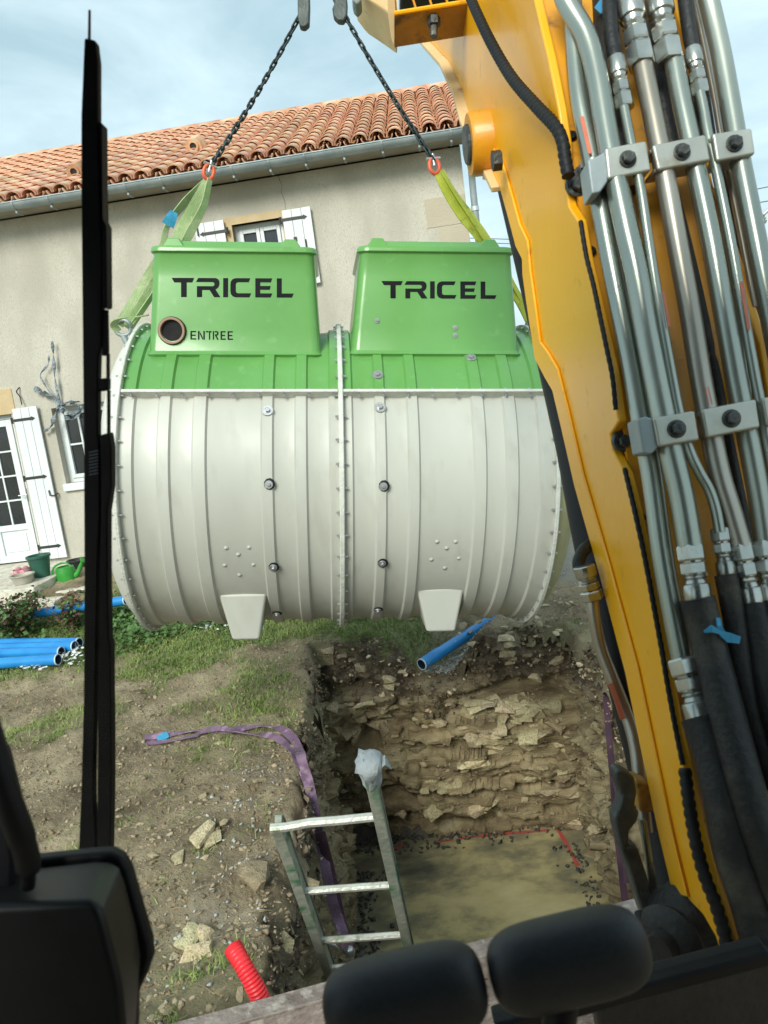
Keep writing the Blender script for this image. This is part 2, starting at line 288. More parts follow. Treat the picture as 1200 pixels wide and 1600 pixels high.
class MB:
    def __init__(s): s.v = []; s.f = []
    def add(s, vs, fs):
        n = len(s.v); s.v += [tuple(p) for p in vs]; s.f += [tuple(i + n for i in f) for f in fs]; return s
    def hexa(s, a, b):                              # two quads of 4 corners
        return s.add(list(a) + list(b), [(3, 2, 1, 0), (4, 5, 6, 7), (0, 1, 5, 4), (1, 2, 6, 5), (2, 3, 7, 6), (3, 0, 4, 7)])
    def box(s, o, X, Y, Z, x0, x1, y0, y1, z0, z1):
        q = lambda x, y, z: o + X * x + Y * y + Z * z
        return s.hexa([q(x0, y0, z0), q(x1, y0, z0), q(x1, y1, z0), q(x0, y1, z0)], [q(x0, y0, z1), q(x1, y0, z1), q(x1, y1, z1), q(x0, y1, z1)])
    def prism(s, pts, d):                           # closed polygon extruded by the vector d
        n = len(pts); a = [Vector(p) for p in pts]
        return s.add(a + [p + d for p in a], [tuple(range(n - 1, -1, -1)), tuple(range(n, 2 * n))] + [(i, (i + 1) % n, n + (i + 1) % n, n + i) for i in range(n)])
    def tube(s, pts, rad, n=10, cap=True, up=None):
        pts = [Vector(p) for p in pts]; k = len(pts)
        if not hasattr(rad, '__len__'): rad = [rad] * k
        T = [(pts[min(i + 1, k - 1)] - pts[max(i - 1, 0)]).normalized() for i in range(k)]
        u = Vector(up) if up else Vector((0, 0, 1))
        if abs(T[0].dot(u)) > .95: u = Vector((1, .1, 0))
        vs = []
        for i in range(k):
            u = (u - T[i] * u.dot(T[i])).normalized(); w = T[i].cross(u)
            for j in range(n):
                a = 2 * math.pi * j / n; vs.append(pts[i] + (u * math.cos(a) + w * math.sin(a)) * rad[i])
        fs = [(i * n + j, i * n + (j + 1) % n, (i + 1) * n + (j + 1) % n, (i + 1) * n + j) for i in range(k - 1) for j in range(n)]
        if cap: fs += [tuple(range(n - 1, -1, -1)), tuple(range((k - 1) * n, k * n))]
        return s.add(vs, fs)
    def lathe(s, o, A, prof, n=20, cap=False, a0=0, a1=2 * math.pi, ref=None):   # prof: (distance along A, radius)
        A = Vector(A).normalized(); u = Vector(ref) if ref else (Vector((0, 0, 1)) if abs(A.z) < .9 else Vector((1, 0, 0)))
        u = (u - A * u.dot(A)).normalized(); w = A.cross(u); full = abs(a1 - a0 - 2 * math.pi) < 1e-6
        m = n if full else n + 1
        vs = [o + A * h + (u * math.cos(a0 + (a1 - a0) * j / n) + w * math.sin(a0 + (a1 - a0) * j / n)) * r for h, r in prof for j in range(m)]
        fs = [(i * m + j, i * m + (j + 1) % m, (i + 1) * m + (j + 1) % m, (i + 1) * m + j) for i in range(len(prof) - 1) for j in range(n)]
        if cap: fs += [tuple(range(m - 1, -1, -1)), tuple(range((len(prof) - 1) * m, len(prof) * m))]
        return s.add(vs, fs)
    def ribbon(s, pts, side, w, th=.004):           # flat webbing along pts; side = across vectors (one or per point)
        pts = [Vector(p) for p in pts]; k = len(pts)
        sd_ = side if isinstance(side, list) else [side] * k
        ws = w if hasattr(w, '__len__') else [w] * k
        vs = []
        for i in range(k):
            T = (pts[min(i + 1, k - 1)] - pts[max(i - 1, 0)]).normalized(); a = Vector(sd_[i]); a = (a - T * a.dot(T)).normalized(); nn = T.cross(a) * th / 2
            a = a * ws[i] / 2; vs += [pts[i] - a - nn, pts[i] + a - nn, pts[i] + a + nn, pts[i] - a + nn]
        fs = [(4 * i + j, 4 * i + (j + 1) % 4, 4 * i + 4 + (j + 1) % 4, 4 * i + 4 + j) for i in range(k - 1) for j in range(4)]
        return s.add(vs, fs + [(3, 2, 1, 0), tuple(4 * (k - 1) + j for j in range(4))])
    def mesh(s, name, mat, smooth=None, off=None):
        me = bpy.data.meshes.new(name); off = off or Vector((0, 0, 0))
        me.from_pydata([(p[0] - off.x, p[1] - off.y, p[2] - off.z) for p in s.v], [], s.f)
        bm = bmesh.new(); bm.from_mesh(me); bmesh.ops.recalc_face_normals(bm, faces=bm.faces); bm.to_mesh(me); bm.free()
        me.materials.append(MATS[mat])
        if smooth: me.shade_smooth(); me.set_sharp_from_angle(angle=R(smooth))
        return me
    def build(s, name, mat, parent=None, smooth=None, bevel=0, seg=2, kind=None, at=None):
        off = WL[parent] if parent else (Vector(at) if at else Vector((0, 0, 0)))
        me = s.mesh(name, mat, smooth, off)
        o = bpy.data.objects.new(name, me); COL.objects.link(o)
        if parent: o.parent = parent; WL[o] = WL[parent]
        else: o.location = off; WL[o] = Vector(off)
        if bevel:
            b_ = o.modifiers.new('bevel', 'BEVEL'); b_.width = bevel; b_.segments = seg; b_.limit_method = 'ANGLE'; b_.angle_limit = R(32)
            if not smooth: me.shade_smooth(); me.set_sharp_from_angle(angle=R(60))
            b_.harden_normals = True
        if kind: o['kind'] = kind
        return o
def np_mesh(name, V, Fq, mat, smooth=False, attrs=None, kind=None, parent=None):
    me = bpy.data.meshes.new(name); nv = len(V); nf = len(Fq); k = Fq.shape[1]
    if parent: V = V - np.array(WL[parent])
    me.vertices.add(nv); me.vertices.foreach_set('co', np.ascontiguousarray(V, dtype=np.float32).ravel())
    me.loops.add(nf * k); me.loops.foreach_set('vertex_index', np.ascontiguousarray(Fq, dtype=np.int32).ravel())
    me.polygons.add(nf); me.polygons.foreach_set('loop_start', np.arange(0, nf * k, k, dtype=np.int32))
    me.update(calc_edges=True); me.validate()
    for an, av in (attrs or {}).items():
        a_ = me.attributes.new(an, 'FLOAT', 'POINT'); a_.data.foreach_set('value', np.ascontiguousarray(av, dtype=np.float32))
    if smooth: me.shade_smooth()
    me.materials.append(MATS[mat]); o = bpy.data.objects.new(name, me); COL.objects.link(o)
    if parent: o.parent = parent; WL[o] = WL[parent]
    else: WL[o] = Vector((0, 0, 0))
    if kind: o['kind'] = kind
    return o
def spline(pts, n=6):                                # Catmull-Rom through pts
    pts = [Vector(p) for p in pts]; out = []
    q = [pts[0] * 2 - pts[1]] + pts + [pts[-1] * 2 - pts[-2]]
    for i in range(1, len(q) - 2):
        for k in range(n):
            t_ = k / n; a, b_, c, d = q[i - 1], q[i], q[i + 1], q[i + 2]
            out.append(.5 * ((2 * b_) + (c - a) * t_ + (2 * a - 5 * b_ + 4 * c - d) * t_ ** 2 + (3 * b_ - a - 3 * c + d) * t_ ** 3))
    return out + [pts[-1]]
def hull_mesh(name, mat, sx, sy, sz, n=14, seed=0, sm=None):
    rr = random.Random(seed); bm = bmesh.new()
    for i in range(n):
        p = Vector((rr.uniform(-1, 1), rr.uniform(-1, 1), rr.uniform(-1, 1)))
        q = max(abs(p.x), abs(p.y), abs(p.z)); p = p / q * rr.uniform(.8, 1)
        bm.verts.new((p.x * sx, p.y * sy, p.z * sz))
    r_ = bmesh.ops.convex_hull(bm, input=bm.verts)
    bmesh.ops.delete(bm, geom=[g for g in r_['geom_interior'] if isinstance(g, bmesh.types.BMVert)], context='VERTS')
    me = bpy.data.meshes.new(name); bm.to_mesh(me); bm.free(); me.materials.append(MATS[mat]); return me
def merged(meshes, mats_, name, mat, kind='stuff', parent=None):
    """many small copies of a few meshes as one joined mesh (numpy)"""
    src = []
    for me in meshes:
        v_ = np.zeros(len(me.vertices) * 3); me.vertices.foreach_get('co', v_); me.calc_loop_triangles()
        f_ = np.zeros(len(me.loop_triangles) * 3, dtype=np.int32); me.loop_triangles.foreach_get('vertices', f_); src.append((v_.reshape(-1, 3), f_.reshape(-1, 3)))
    VV = []; FF = []; n = 0
    for k, M_ in mats_:
        v_, f_ = src[k % len(src)]; A = np.array(M_)
        VV.append(v_ @ A[:3, :3].T + A[:3, 3]); FF.append(f_ + n); n += len(v_)
    return np_mesh(name, np.concatenate(VV), np.concatenate(FF), mat, kind=kind, parent=parent)
def rmat(loc, s=1, tilt=.4):
    return Matrix.Translation(loc) @ Matrix.Rotation(random.uniform(0, 6.28), 4, 'Z') @ Matrix.Rotation(random.uniform(-tilt, tilt), 4, 'X') @ Matrix.Rotation(random.uniform(-tilt, tilt), 4, 'Y') @ Matrix.Diagonal((s * random.uniform(.7, 1.3), s * random.uniform(.7, 1.2), s * random.uniform(.6, 1.1), 1))


# ================================================================== GROUND AND PIT
PIT = [(-.83, 6.66), (1.46, 6.42), (1.40, 2.72), (-.68, 2.52)]
WATER_Z = -2.10
def sst(t_): t_ = np.clip(t_, 0, 1); return t_ * t_ * (3 - 2 * t_)
def pit_sd(x, y):
    d = None
    for i in range(4):
        (x0, y0), (x1, y1) = PIT[i], PIT[(i + 1) % 4]; L_ = math.hypot(x1 - x0, y1 - y0)
        nx, ny = -(y1 - y0) / L_, (x1 - x0) / L_                     # outward for this clockwise loop
        e_ = (np.asarray(x) - x0) * nx + (np.asarray(y) - y0) * ny
        d = e_ if d is None else np.maximum(d, e_)
    return d
def pit_sdw(x, y): return pit_sd(x, y) - .02 * np.exp(-((np.asarray(y) - 6.5) / .35) ** 2) + .11 * fbm(np.asarray(x) * 2.6, np.asarray(y) * 2.6, 3, 3) + .03 * fbm(np.asarray(x) * 11, np.asarray(y) * 11, 2, 9)
def grass_mask(x, y):
    x = np.asarray(x, float); y = np.asarray(y, float)
    edge = 6.55 + .25 * np.sin(x * 1.1 + .6) + .9 * fbm(x * .9, y * .9, 3, 21)
    g = sst((y - edge) / .55 + .2 + .9 * fbm(x * 3, y * 3, 3, 23))
    g = g * (1 - sst((x - .1) / .5)) * (1 - .9 * sst((y - 8.55 - .3 * fbm(x, y, 2, 4)) / .3))
    near = sst((fbm(x * 1.6, y * 1.6, 4, 31) - .12) / .25) * .40 * sst((y - 1.6) / .5)
    rim = np.exp(-((x + 1.15) / .28) ** 2) * np.exp(-((y - 5.3) / .55) ** 2) * .75 + np.exp(-((x - 1.55) / .2) ** 2) * np.exp(-((y - 5.4) / .5) ** 2) * .8
    rim = rim + np.exp(-((x + .4) / .5) ** 2) * np.exp(-((y - 6.9) / .22) ** 2) * .5
    return np.clip(np.maximum(np.maximum(g, near), rim * (1 + 1.2 * fbm(x * 4, y * 4, 2, 6))), 0, 1)
def stony_mask(x, y):
    x = np.asarray(x, float); y = np.asarray(y, float)
    far = sst((x - .9) / .5) * sst((y - 7.3) / .5) * .85
    sp = np.exp(-((x + .95) / .22) ** 2) * np.exp(-((y - 3.5) / 1.1) ** 2) * sst(fbm(x * 5, y * 5, 3, 77) * 2 + .1) * .35
    return np.clip(far + sp, 0, 1)
TR0 = Vector((.02, 6.25)); TR1 = Vector((1.25, 7.75)); TRD = (TR1 - TR0).normalized(); TRL = (TR1 - TR0).length
def ground_z(x, y, pit=True):
    x = np.asarray(x, float); y = np.asarray(y, float)
    gm_ = grass_mask(x, y)
    z = .34 * sst((y - 7.7) / 1.9)
    z = z + .085 * fbm(x * .8, y * .8, 4, 1) * sst((9.3 - y) / 1.0)
    rough = 1 - .6 * gm_
    a = (x * .62 - y * .78); c = (x * .78 + y * .62)               # drag marks of the bucket run away to the right
    z = z + rough * (.042 * np.abs(fbm(a * 4.5, c * 1.3, 4, 41)) * 2 - .03 + .040 * fbm(x * 6, y * 6, 4, 51) + .026 * fbm(x * 19, y * 19, 3, 61))
    u_ = (x - TR0.x) * TRD.x + (y - TR0.y) * TRD.y; v_ = (x - TR0.x) * TRD.y - (y - TR0.y) * TRD.x
    v_ = v_ + .06 * fbm(x * 5, y * 5, 2, 8)
    tr = np.exp(-(np.abs(v_) / .27) ** 3.2) * sst((TRL + .25 - u_) / .45)
    z = z - .40 * tr * np.where(y > 5.6, 1, 0)
    d = pit_sdw(x, y)
    z = z + .05 * np.exp(-((d - .12) / .14) ** 2) * fbm(x * 7, y * 7, 3, 15)
    if pit: z = z - .22 * sst((-d + .01) / .09)
    return z
_lx = np.arange(-8, 6, .02); _ly = np.arange(1.0, 11, .02); _LX, _LY = np.meshgrid(_lx, _ly)
_LZ = ground_z(_LX, _LY, False); _LG = grass_mask(_LX, _LY)
def _look(A, x, y):
    fx = min(max((x + 8) / .02, 0), len(_lx) - 2.001); fy = min(max((y - 1) / .02, 0), len(_ly) - 2.001); i, j = int(fx), int(fy); a, b_ = fx - i, fy - j
    return float((A[j, i] * (1 - a) + A[j, i + 1] * a) * (1 - b_) + (A[j + 1, i] * (1 - a) + A[j + 1, i + 1] * a) * b_)
def gz(x, y): return _look(_LZ, x, y)
def gmask(x, y): return _look(_LG, x, y)
_PE = []
for _i in range(4):
    (x0, y0), (x1, y1) = PIT[_i], PIT[(_i + 1) % 4]; L_ = math.hypot(x1 - x0, y1 - y0); _PE.append((x0, y0, -(y1 - y0) / L_, (x1 - x0) / L_))
def psd(x, y): return max((x - a) * c + (y - b_) * d for a, b_, c, d in _PE)
def onG(px, py, dz=0):
    p = AZ(px, py, 0)
    for _ in range(5): p = AZ(px, py, gz(p.x, p.y) + dz)
    return p

GX0, GX1, GY0, GY1, GS = -6.6, 3.6, 1.3, 10.2, .024
xs = np.arange(GX0, GX1 + GS / 2, GS); ys = np.arange(GY0, GY1 + GS / 2, GS); nx, ny = len(xs), len(ys)
X_, Y_ = np.meshgrid(xs, ys); Z_ = ground_z(X_, Y_); SD = pit_sdw(X_, Y_)
V_ = np.stack([X_.ravel(), Y_.ravel(), Z_.ravel()], 1)
idx = np.arange(nx * ny).reshape(ny, nx)
Fq = np.stack([idx[:-1, :-1], idx[:-1, 1:], idx[1:, 1:], idx[1:, :-1]], -1)
keep = np.minimum(np.minimum(SD[:-1, :-1], SD[1:, 1:]), np.minimum(SD[:-1, 1:], SD[1:, :-1])) > -.07
Fq = Fq[keep]
# border loop carried out to the horizon
loop = np.concatenate([idx[0, :], idx[1:, -1], idx[-1, -2::-1], idx[-2:0:-1, 0]]); c0 = np.array([-1.5, 5.5])
rings = [V_]; prev = loop; nV = len(V_); FQ = [Fq]
for k in (1.6, 4, 15, 90):
    q = V_[loop].copy(); q[:, :2] = (q[:, :2] - c0) * k + c0; q[:, 2] = q[:, 2] * .4 / k; rings.append(q); cur = np.arange(nV, nV + len(loop)); nV += len(loop)
    FQ.append(np.stack([prev, cur, np.roll(cur, -1), np.roll(prev, -1)], 1)[:, ::-1][:, ::-1]); prev = cur
VA = np.concatenate(rings); FA = np.concatenate(FQ)
ground = np_mesh('ground', VA, FA, 'earth', True, {'grassy': grass_mask(VA[:, 0], VA[:, 1]) * .9, 'stony': stony_mask(VA[:, 0], VA[:, 1])}, 'structure')

# ---- pit walls: blocky layers
per = []; acc = 0
for i in range(4):
    a, b_ = Vector(PIT[i]), Vector(PIT[(i + 1) % 4]); L_ = (b_ - a).length; nn_ = int(L_ / .022)
    for j in range(nn_):
        p = a.lerp(b_, j / nn_); n_ = Vector((-(b_ - a).y, (b_ - a).x)) / L_; per.append((p.x, p.y, n_.x, n_.y, acc + L_ * j / nn_, i))
    acc += L_
per = np.array(per); NP = len(per); kk = 6                            # smooth the normals over the corners
for c_ in (2, 3):
    q = np.concatenate([per[-kk:, c_], per[:, c_], per[:kk, c_]]); per[:, c_] = np.convolve(q, np.ones(2 * kk + 1) / (2 * kk + 1), 'valid')
NT = 104; tt = np.linspace(0, 1, NT)
S_ = np.repeat(per[:, 4][:, None], NT, 1); side = np.repeat(per[:, 5][:, None], NT, 1)
PX_, PY_, NX_, NY_ = [np.repeat(per[:, c_][:, None], NT, 1) for c_ in range(4)]
WW = pit_sdw(per[:, 0], per[:, 1])
ztop = ground_z(per[:, 0] - per[:, 2] * WW, per[:, 1] - per[:, 3] * WW, False) - .02
ZW = ztop[:, None] + (-2.2 - ztop[:, None]) * tt[None, :]
dep = -ZW
rs = np.random.RandomState(11); bnd = np.cumsum(rs.uniform(.035, .15, 40))
dw = dep + .10 * fbm(S_ * .9, dep * .5, 3, 90) + .025 * fbm(S_ * 6, dep * 6, 2, 91)
lay = np.searchsorted(bnd, dw.ravel()).reshape(dw.shape)
ph = _hash(lay, lay * 0, 5); bl = .16 + .30 * _hash(lay, lay * 0 + 3, 6)
blk = np.floor((S_ + .04 * fbm(S_ * 8, dep * 8, 2, 17)) / bl + ph * 9)
amp = .03 + .14 * sst((dep - .35) / .25)
off = amp * (_hash(blk, lay, 8) - .5) + amp * .9 * (_hash(lay, lay * 0 + 1, 4) - .5)
off = off + .15 * fbm(S_ * 2.6, dep * 2.2, 4, 70) + .06 * fbm(S_ * 12, dep * 20, 3, 71)
far_ = (side == 0)
off = off + WW[:, None] * (1 - sst((dep + .1) / .75)) + .05 * fbm(S_ * 7, dep * 9, 4, 171) * sst((.7 - dep) / .3) + np.where(far_, .10 * np.exp(-((dep - .55) / .1) ** 2) * sst((.9 - PX_) / .3), 0)
def far_xz(px, py): p = AY(px, py, 6.45); return p.x, -p.z
for (px, py, rx, rz_, dd) in ((577, 1168, .09, .12, .42), (590, 1215, .10, .10, .25), (815, 1077, .42, .085, .30), (560, 1078, .12, .05, .15), (860, 1085, .2, .05, .2)):
    hx, hz_ = far_xz(px, py); off = off - np.where(far_, dd * np.exp(-(((PX_ - hx) / rx) ** 2 + ((dep - hz_) / rz_) ** 2) ** 2), 0)
off = off + np.where(far_, -(.14 + .16 * sst((.3 - PX_) / .8)) * sst((dep - 1.0) / 1.0), .06 * sst((dep - 1.75) / .4))                              # foot of the wall spreads
WV = np.stack([PX_ - NX_ * off, PY_ - NY_ * off, ZW], -1).reshape(-1, 3)
wi = np.arange(NP * NT).reshape(NP, NT); w2 = np.roll(wi, -1, 0)
WF = np.stack([wi[:, :-1], wi[:, 1:], w2[:, 1:], w2[:, :-1]], -1).reshape(-1, 4)
pit_wall = np_mesh('pit_wall', WV, WF, 'pit_rock', False, None, 'structure')
WOFF = off
def wall_pt(px, py, pl):                                              # pixel -> point on the far (0), right (1) or left (3) wall
    a, b_ = PIT[pl], PIT[(pl + 1) % 4]; L_ = math.hypot(b_[0] - a[0], b_[1] - a[1]); n_ = Vector((-(b_[1] - a[1]) / L_, (b_[0] - a[0]) / L_, 0))
    return APL(px, py, Vector((a[0], a[1], 0)), n_), n_

# ---- floor and water
fx = np.arange(-1.1, 1.75, .03); fy = np.arange(2.4, 7.25, .03); FX, FY = np.meshgrid(fx, fy); sd_ = pit_sd(FX, FY)
fz = -2.17 + .13 * sst((sd_ + .0 + .12 * fbm(FX * 2.5, FY * 2.5, 3, 12)) / .3) + .02 * fbm(FX * 9, FY * 9, 3, 14) * sst((sd_ + .6) / .3)
fz = fz + .03 * sst((-FX - .5) / .2)
ii = np.arange(FX.size).reshape(FX.shape); FFq = np.stack([ii[:-1, :-1], ii[:-1, 1:], ii[1:, 1:], ii[1:, :-1]], -1).reshape(-1, 4)
pm('pit_bed', (.055, .052, .042), (.12, .11, .085), 9, .7, bump=.9, bscale=40)
np_mesh('pit_floor', np.stack([FX.ravel(), FY.ravel(), fz.ravel()], 1), FFq, 'pit_bed', True, None, 'structure')
silt = .30 * np.exp(-((FX - .75) / .85) ** 2 - ((FY - 5.0) / 1.1) ** 2) - .06
np_mesh('water', np.stack([FX.ravel(), FY.ravel(), np.full(FX.size, WATER_Z)], 1), FFq, 'muddy_water', True, {'silt': silt.ravel()}, 'structure')

# ---- stones
slabs = [hull_mesh('stone_slab', 'rock_tan', .5, .38, .16, 15, s) for s in range(6)]
slabs_b = [hull_mesh('stone_slab', 'rock_brown', .5, .4, .2, 15, s + 20) for s in range(6)]
blocks = [hull_mesh('stone_block', 'rock_tan', .5, .42, .34, 14, s + 40) for s in range(5)]
def wall_stone(px, py, pl, size, me, inset=.0):
    p, n_ = wall_pt(px, py, pl); t_ = n_.cross(Vector((0, 0, 1)))
    j = int(np.argmin((per[:, 0] - p.x) ** 2 + (per[:, 1] - p.y) ** 2)); k = int(np.argmin(np.abs(ZW[j] - p.z)))
    q = Vector(WV[j * NT + k]); q = Vector((q.x, q.y, p.z)) + n_ * (inset * size)
    rot = Matrix((t_, n_, Vector((0, 0, 1)))).transposed().to_4x4()
    Mw = Matrix.Translation(q) @ Matrix.Rotation(random.gauss(0, .13), 4, n_) @ Matrix.Rotation(random.gauss(0, .25), 4, t_) @ Matrix.Rotation(random.gauss(0, .4), 4, 'Z') @ rot @ Matrix.Diagonal((size * random.uniform(.8, 1.4), size * random.uniform(.7, 1.1), size * random.uniform(.7, 1.2), 1))
    return inst('stone', me, Mw, pit_wall)
def cluster(x0, x1, y0, y1, n, pl, s0, s1, ms, inset=.0):
    for _ in range(n): wall_stone(random.uniform(x0, x1), random.uniform(y0, y1), pl, random.uniform(s0, s1), random.choice(ms), inset)
cluster(490, 610, 1085, 1150, 40, 0, .09, .24, slabs + blocks, -.1)
cluster(735, 845, 1098, 1175, 44, 0, .09, .24, slabs + blocks, -.1)
cluster(735, 900, 1150, 1270, 26, 0, .12, .26, slabs, .25)
cluster(600, 740, 1100, 1290, 16, 0, .10, .26, slabs_b + slabs, .15)
cluster(860, 925, 1060, 1250, 18, 0, .10, .22, slabs_b, .15)
cluster(500, 640, 1010, 1080, 16, 0, .05, .12, slabs_b + blocks)
cluster(740, 900, 985, 1060, 18, 0, .05, .12, slabs_b + blocks)
cluster(560, 930, 1270, 1305, 22, 0, .08, .2, slabs_b + blocks, .05)
cluster(480, 550, 1150, 1300, 20, 3, .10, .24, slabs_b + slabs, .1)
cluster(430, 520, 1300, 1500, 22, 3, .08, .22, slabs + slabs_b, .1)
cluster(935, 960, 1290, 1400, 14, 1, .08, .16, slabs_b + blocks, 0)
cluster(735, 910, 1098, 1106, 12, 0, .12, .26, slabs, .05)
cluster(500, 930, 1100, 1290, 60, 0, .05, .11, slabs + blocks, 0)
cluster(480, 560, 1130, 1320, 30, 3, .05, .12, slabs + slabs_b, 0)
def floor_z(x, y):
    s_ = psd(x, y); return -2.17 + .13 * float(sst((s_ + .0 + .12 * fbm(x * 2.5, y * 2.5, 3, 12)) / .3)) + .02 * float(fbm(x * 9, y * 9, 3, 14) * sst((s_ + .6) / .3)) + .03 * float(sst((-x - .5) / .2))
def ground_stone(px, py, s, me, flat=.5):
    p = onG(px, py); return inst('stone', me, rmat(p + Vector((0, 0, -s * .02)), s, .18), ground)
for (px, py, s, k) in ((346, 1162, .14, 1), (312, 1303, .20, 0), (330, 1312, .13, 2), (296, 1462, .15, 1), (318, 1465, .13, 3), (306, 1494, .13, 4), (276, 1340, .10, 2), (240, 1335, .08, 0), (285, 1446, .07, 1),
                        (700, 965, .16, 1), (738, 1006, .09, 0), (733, 968, .2, 2), (790, 998, .14, 3), (640, 968, .1, 1), (1060 - 330, 955, .1, 0), (430, 968, .12, 2), (320, 985, .07, 2), (475, 965, .14, 1), (506, 966, .1, 3), (242, 1592, .07, 1), (330, 1575, .06, 3), (850, 945, .1, 2), (825, 955, .07, 3)):
    ground_stone(px, py, s, (slabs if k < 3 else blocks)[k % 5])
for _ in range(90):
    px, py = random.uniform(180, 470), random.uniform(1080, 1590)
    p = AZ(px, py, 0)
    if psd(p.x, p.y) > .08: ground_stone(px, py, random.uniform(.025, .06), random.choice(slabs + slabs_b + blocks))
for _ in range(60):
    px, py = random.uniform(640, 900), random.uniform(935, 990); ground_stone(px, py, random.uniform(.03, .09), random.choice(slabs_b + blocks))

# clods, gravel, straw: nobody could count them
small = [hull_mesh('bit', 'clod', .5, .5, .35, 10, s + 60) for s in range(5)]
L1 = []
while len(L1) < 11000:
    y = 1.6 + 6.4 * random.random() ** 1.2; x = random.uniform(-.62 * y - .6, .1 + .3 * y)
    if psd(x, y) < .03: continue
    if random.random() < gmask(x, y) * .9: continue
    L1.append((random.randrange(5), (x, y)))
zz = ground_z(np.array([q[1][0] for q in L1]), np.array([q[1][1] for q in L1]), False)
merged(small, [(k, rmat(Vector((p[0], p[1], z_)), random.choice((.008, .012, .012, .016, .022, .034)), .8)) for (k, p), z_ in zip(L1, zz)], 'soil_clods', 'clod')
rim = []
for _ in range(2600):
    j = random.randrange(NP); dd = random.gauss(.0, .07); x, y = per[j, 0] + per[j, 2] * dd, per[j, 1] + per[j, 3] * dd
    rim.append((random.randrange(5), rmat(Vector((x, y, gz(x, y) - max(0, -dd) * 2.2)), .008 + .03 * random.random() ** 3, .9)))
merged(small, rim, 'crumbled_rim_soil', 'clod')
grv = []
for _ in range(4000):
    if random.random() < .92:
        u_ = random.uniform(.15, TRL + .15); v_ = random.gauss(0.10, .10); x, y = TR0.x + TRD.x * u_ + TRD.y * v_, TR0.y + TRD.y * u_ - TRD.x * v_
        if psd(x, y) < .0: continue
    elif random.random() < .5: x, y = random.gauss(-.95, .16), random.uniform(2.3, 4.4)
    else: x, y = random.uniform(1.2, 3.2), random.uniform(6.9, 9)
    if psd(x, y) < .02: continue
    grv.append((random.randrange(5), rmat(Vector((x, y, gz(x, y) + .006)), random.uniform(.010, .026), .8)))
merged(small, grv, 'gravel', 'gravel_grey')
fg = []
for _ in range(1400):
    if random.random() < .6: x, y = random.uniform(-.8, 1.35), 6.74 - random.uniform(-.2, .3) ** 1 * random.random() + (.14 if random.random() < .5 else 0)
    elif random.random() < .8: x, y = -.66 + abs(random.gauss(0, .09)), random.uniform(3.0, 6.3)
    else: x, y = 1.33 - abs(random.gauss(0, .1)), random.uniform(4.5, 6.3)
    fg.append((random.randrange(5), rmat(Vector((x, y, -2.09)), random.uniform(.015, .05), .8)))
pm('wet_gravel', (.05, .05, .045), (.10, .095, .08), 14, .6)
merged(small, fg, 'wet_gravel_along_pit_foot', 'wet_gravel')
# dark crumbs over the topsoil face of the pit
sc = []
for _ in range(5200):
    j = random.randrange(NP); k = random.randrange(0, 26)
    if per[j, 5] == 2: continue
    if per[j, 5] != 0 and random.random() < .4: continue
    q = WV[j * NT + k]; sc.append((random.randrange(5), rmat(Vector((q[0] - per[j, 2] * .01, q[1] - per[j, 3] * .01, q[2])), .010 + .045 * random.random() ** 2.5, .9)))
merged(small, sc, 'crumbly_topsoil_on_pit_wall', 'dark_clod')
fl = []
for _ in range(300):
    j = random.randrange(NP); k = random.randrange(2, 24); q = WV[j * NT + k]
    if per[j, 5] in (0, 1, 3): fl.append((random.randrange(5), rmat(Vector((q[0] - per[j, 2] * .012, q[1] - per[j, 3] * .012, q[2])), random.uniform(.02, .055), .9)))
merged(small, fl, 'pale_flecks_in_topsoil', 'rock_tan')
# crumbs on the ledges of the wall
cw = []
for _ in range(5000):
    j = random.randrange(NP); k = random.randrange(24, NT); q = WV[j * NT + k]
    if per[j, 5] == 2: continue
    cw.append((random.randrange(5), rmat(Vector(q), random.uniform(.012, .04), .9)))
merged(small, cw, 'loose_rubble_on_pit_wall', 'rock_brown')

def blades(name, pts, hgt, wid, mat, lean=.5, flat=False):
    n = len(pts); pts = np.asarray(pts, float); z = ground_z(pts[:, 0], pts[:, 1], False) - .004
    az = RS.uniform(0, 2 * np.pi, n); h = hgt * RS.uniform(.5, 1.4, n); w = wid * RS.uniform(.6, 1.4, n); la = RS.uniform(0, 2 * np.pi, n); ln = h * lean * RS.uniform(.2, 1.6, n)
    B = np.stack([pts[:, 0], pts[:, 1], z], 1); D = np.stack([np.cos(az), np.sin(az), 0 * az], 1) * w[:, None] / 2
    Mi = B + np.stack([np.cos(la) * ln * .35, np.sin(la) * ln * .35, h * .6], 1); T = B + np.stack([np.cos(la) * ln, np.sin(la) * ln, h * (0.12 if flat else .92)], 1)
    V = np.stack([B - D, B + D, Mi + D * .8, Mi - D * .8, T], 1).reshape(-1, 3)
    if flat: V[:, 2] = np.repeat(z, 5) + .008 + (V[:, 2] - np.repeat(z, 5)) * .25
    i0 = np.arange(n)[:, None] * 5
    Ft = np.concatenate([i0 + [0, 1, 2], i0 + [0, 2, 3], i0 + [3, 2, 4]])
    return np_mesh(name, V, Ft, mat, False, None, 'stuff')
gp = []
while len(gp) < 46000:
    n = 20000; y = RS.uniform(5.2, 9.0, n); x = RS.uniform(-5.2, 1.3, n); g = grass_mask(x, y); d = pit_sd(x, y)
    k = (RS.uniform(0, 1, n) < g ** 1.6 * (.45 + 1.1 * np.clip(fbm(x * 5, y * 5, 2, 88) + .4, 0, 1))) & (d > .04); gp += list(zip(x[k], y[k]))
blades('grass', gp[:46000], .042, .007, 'grass_blade', .8)
gp = []
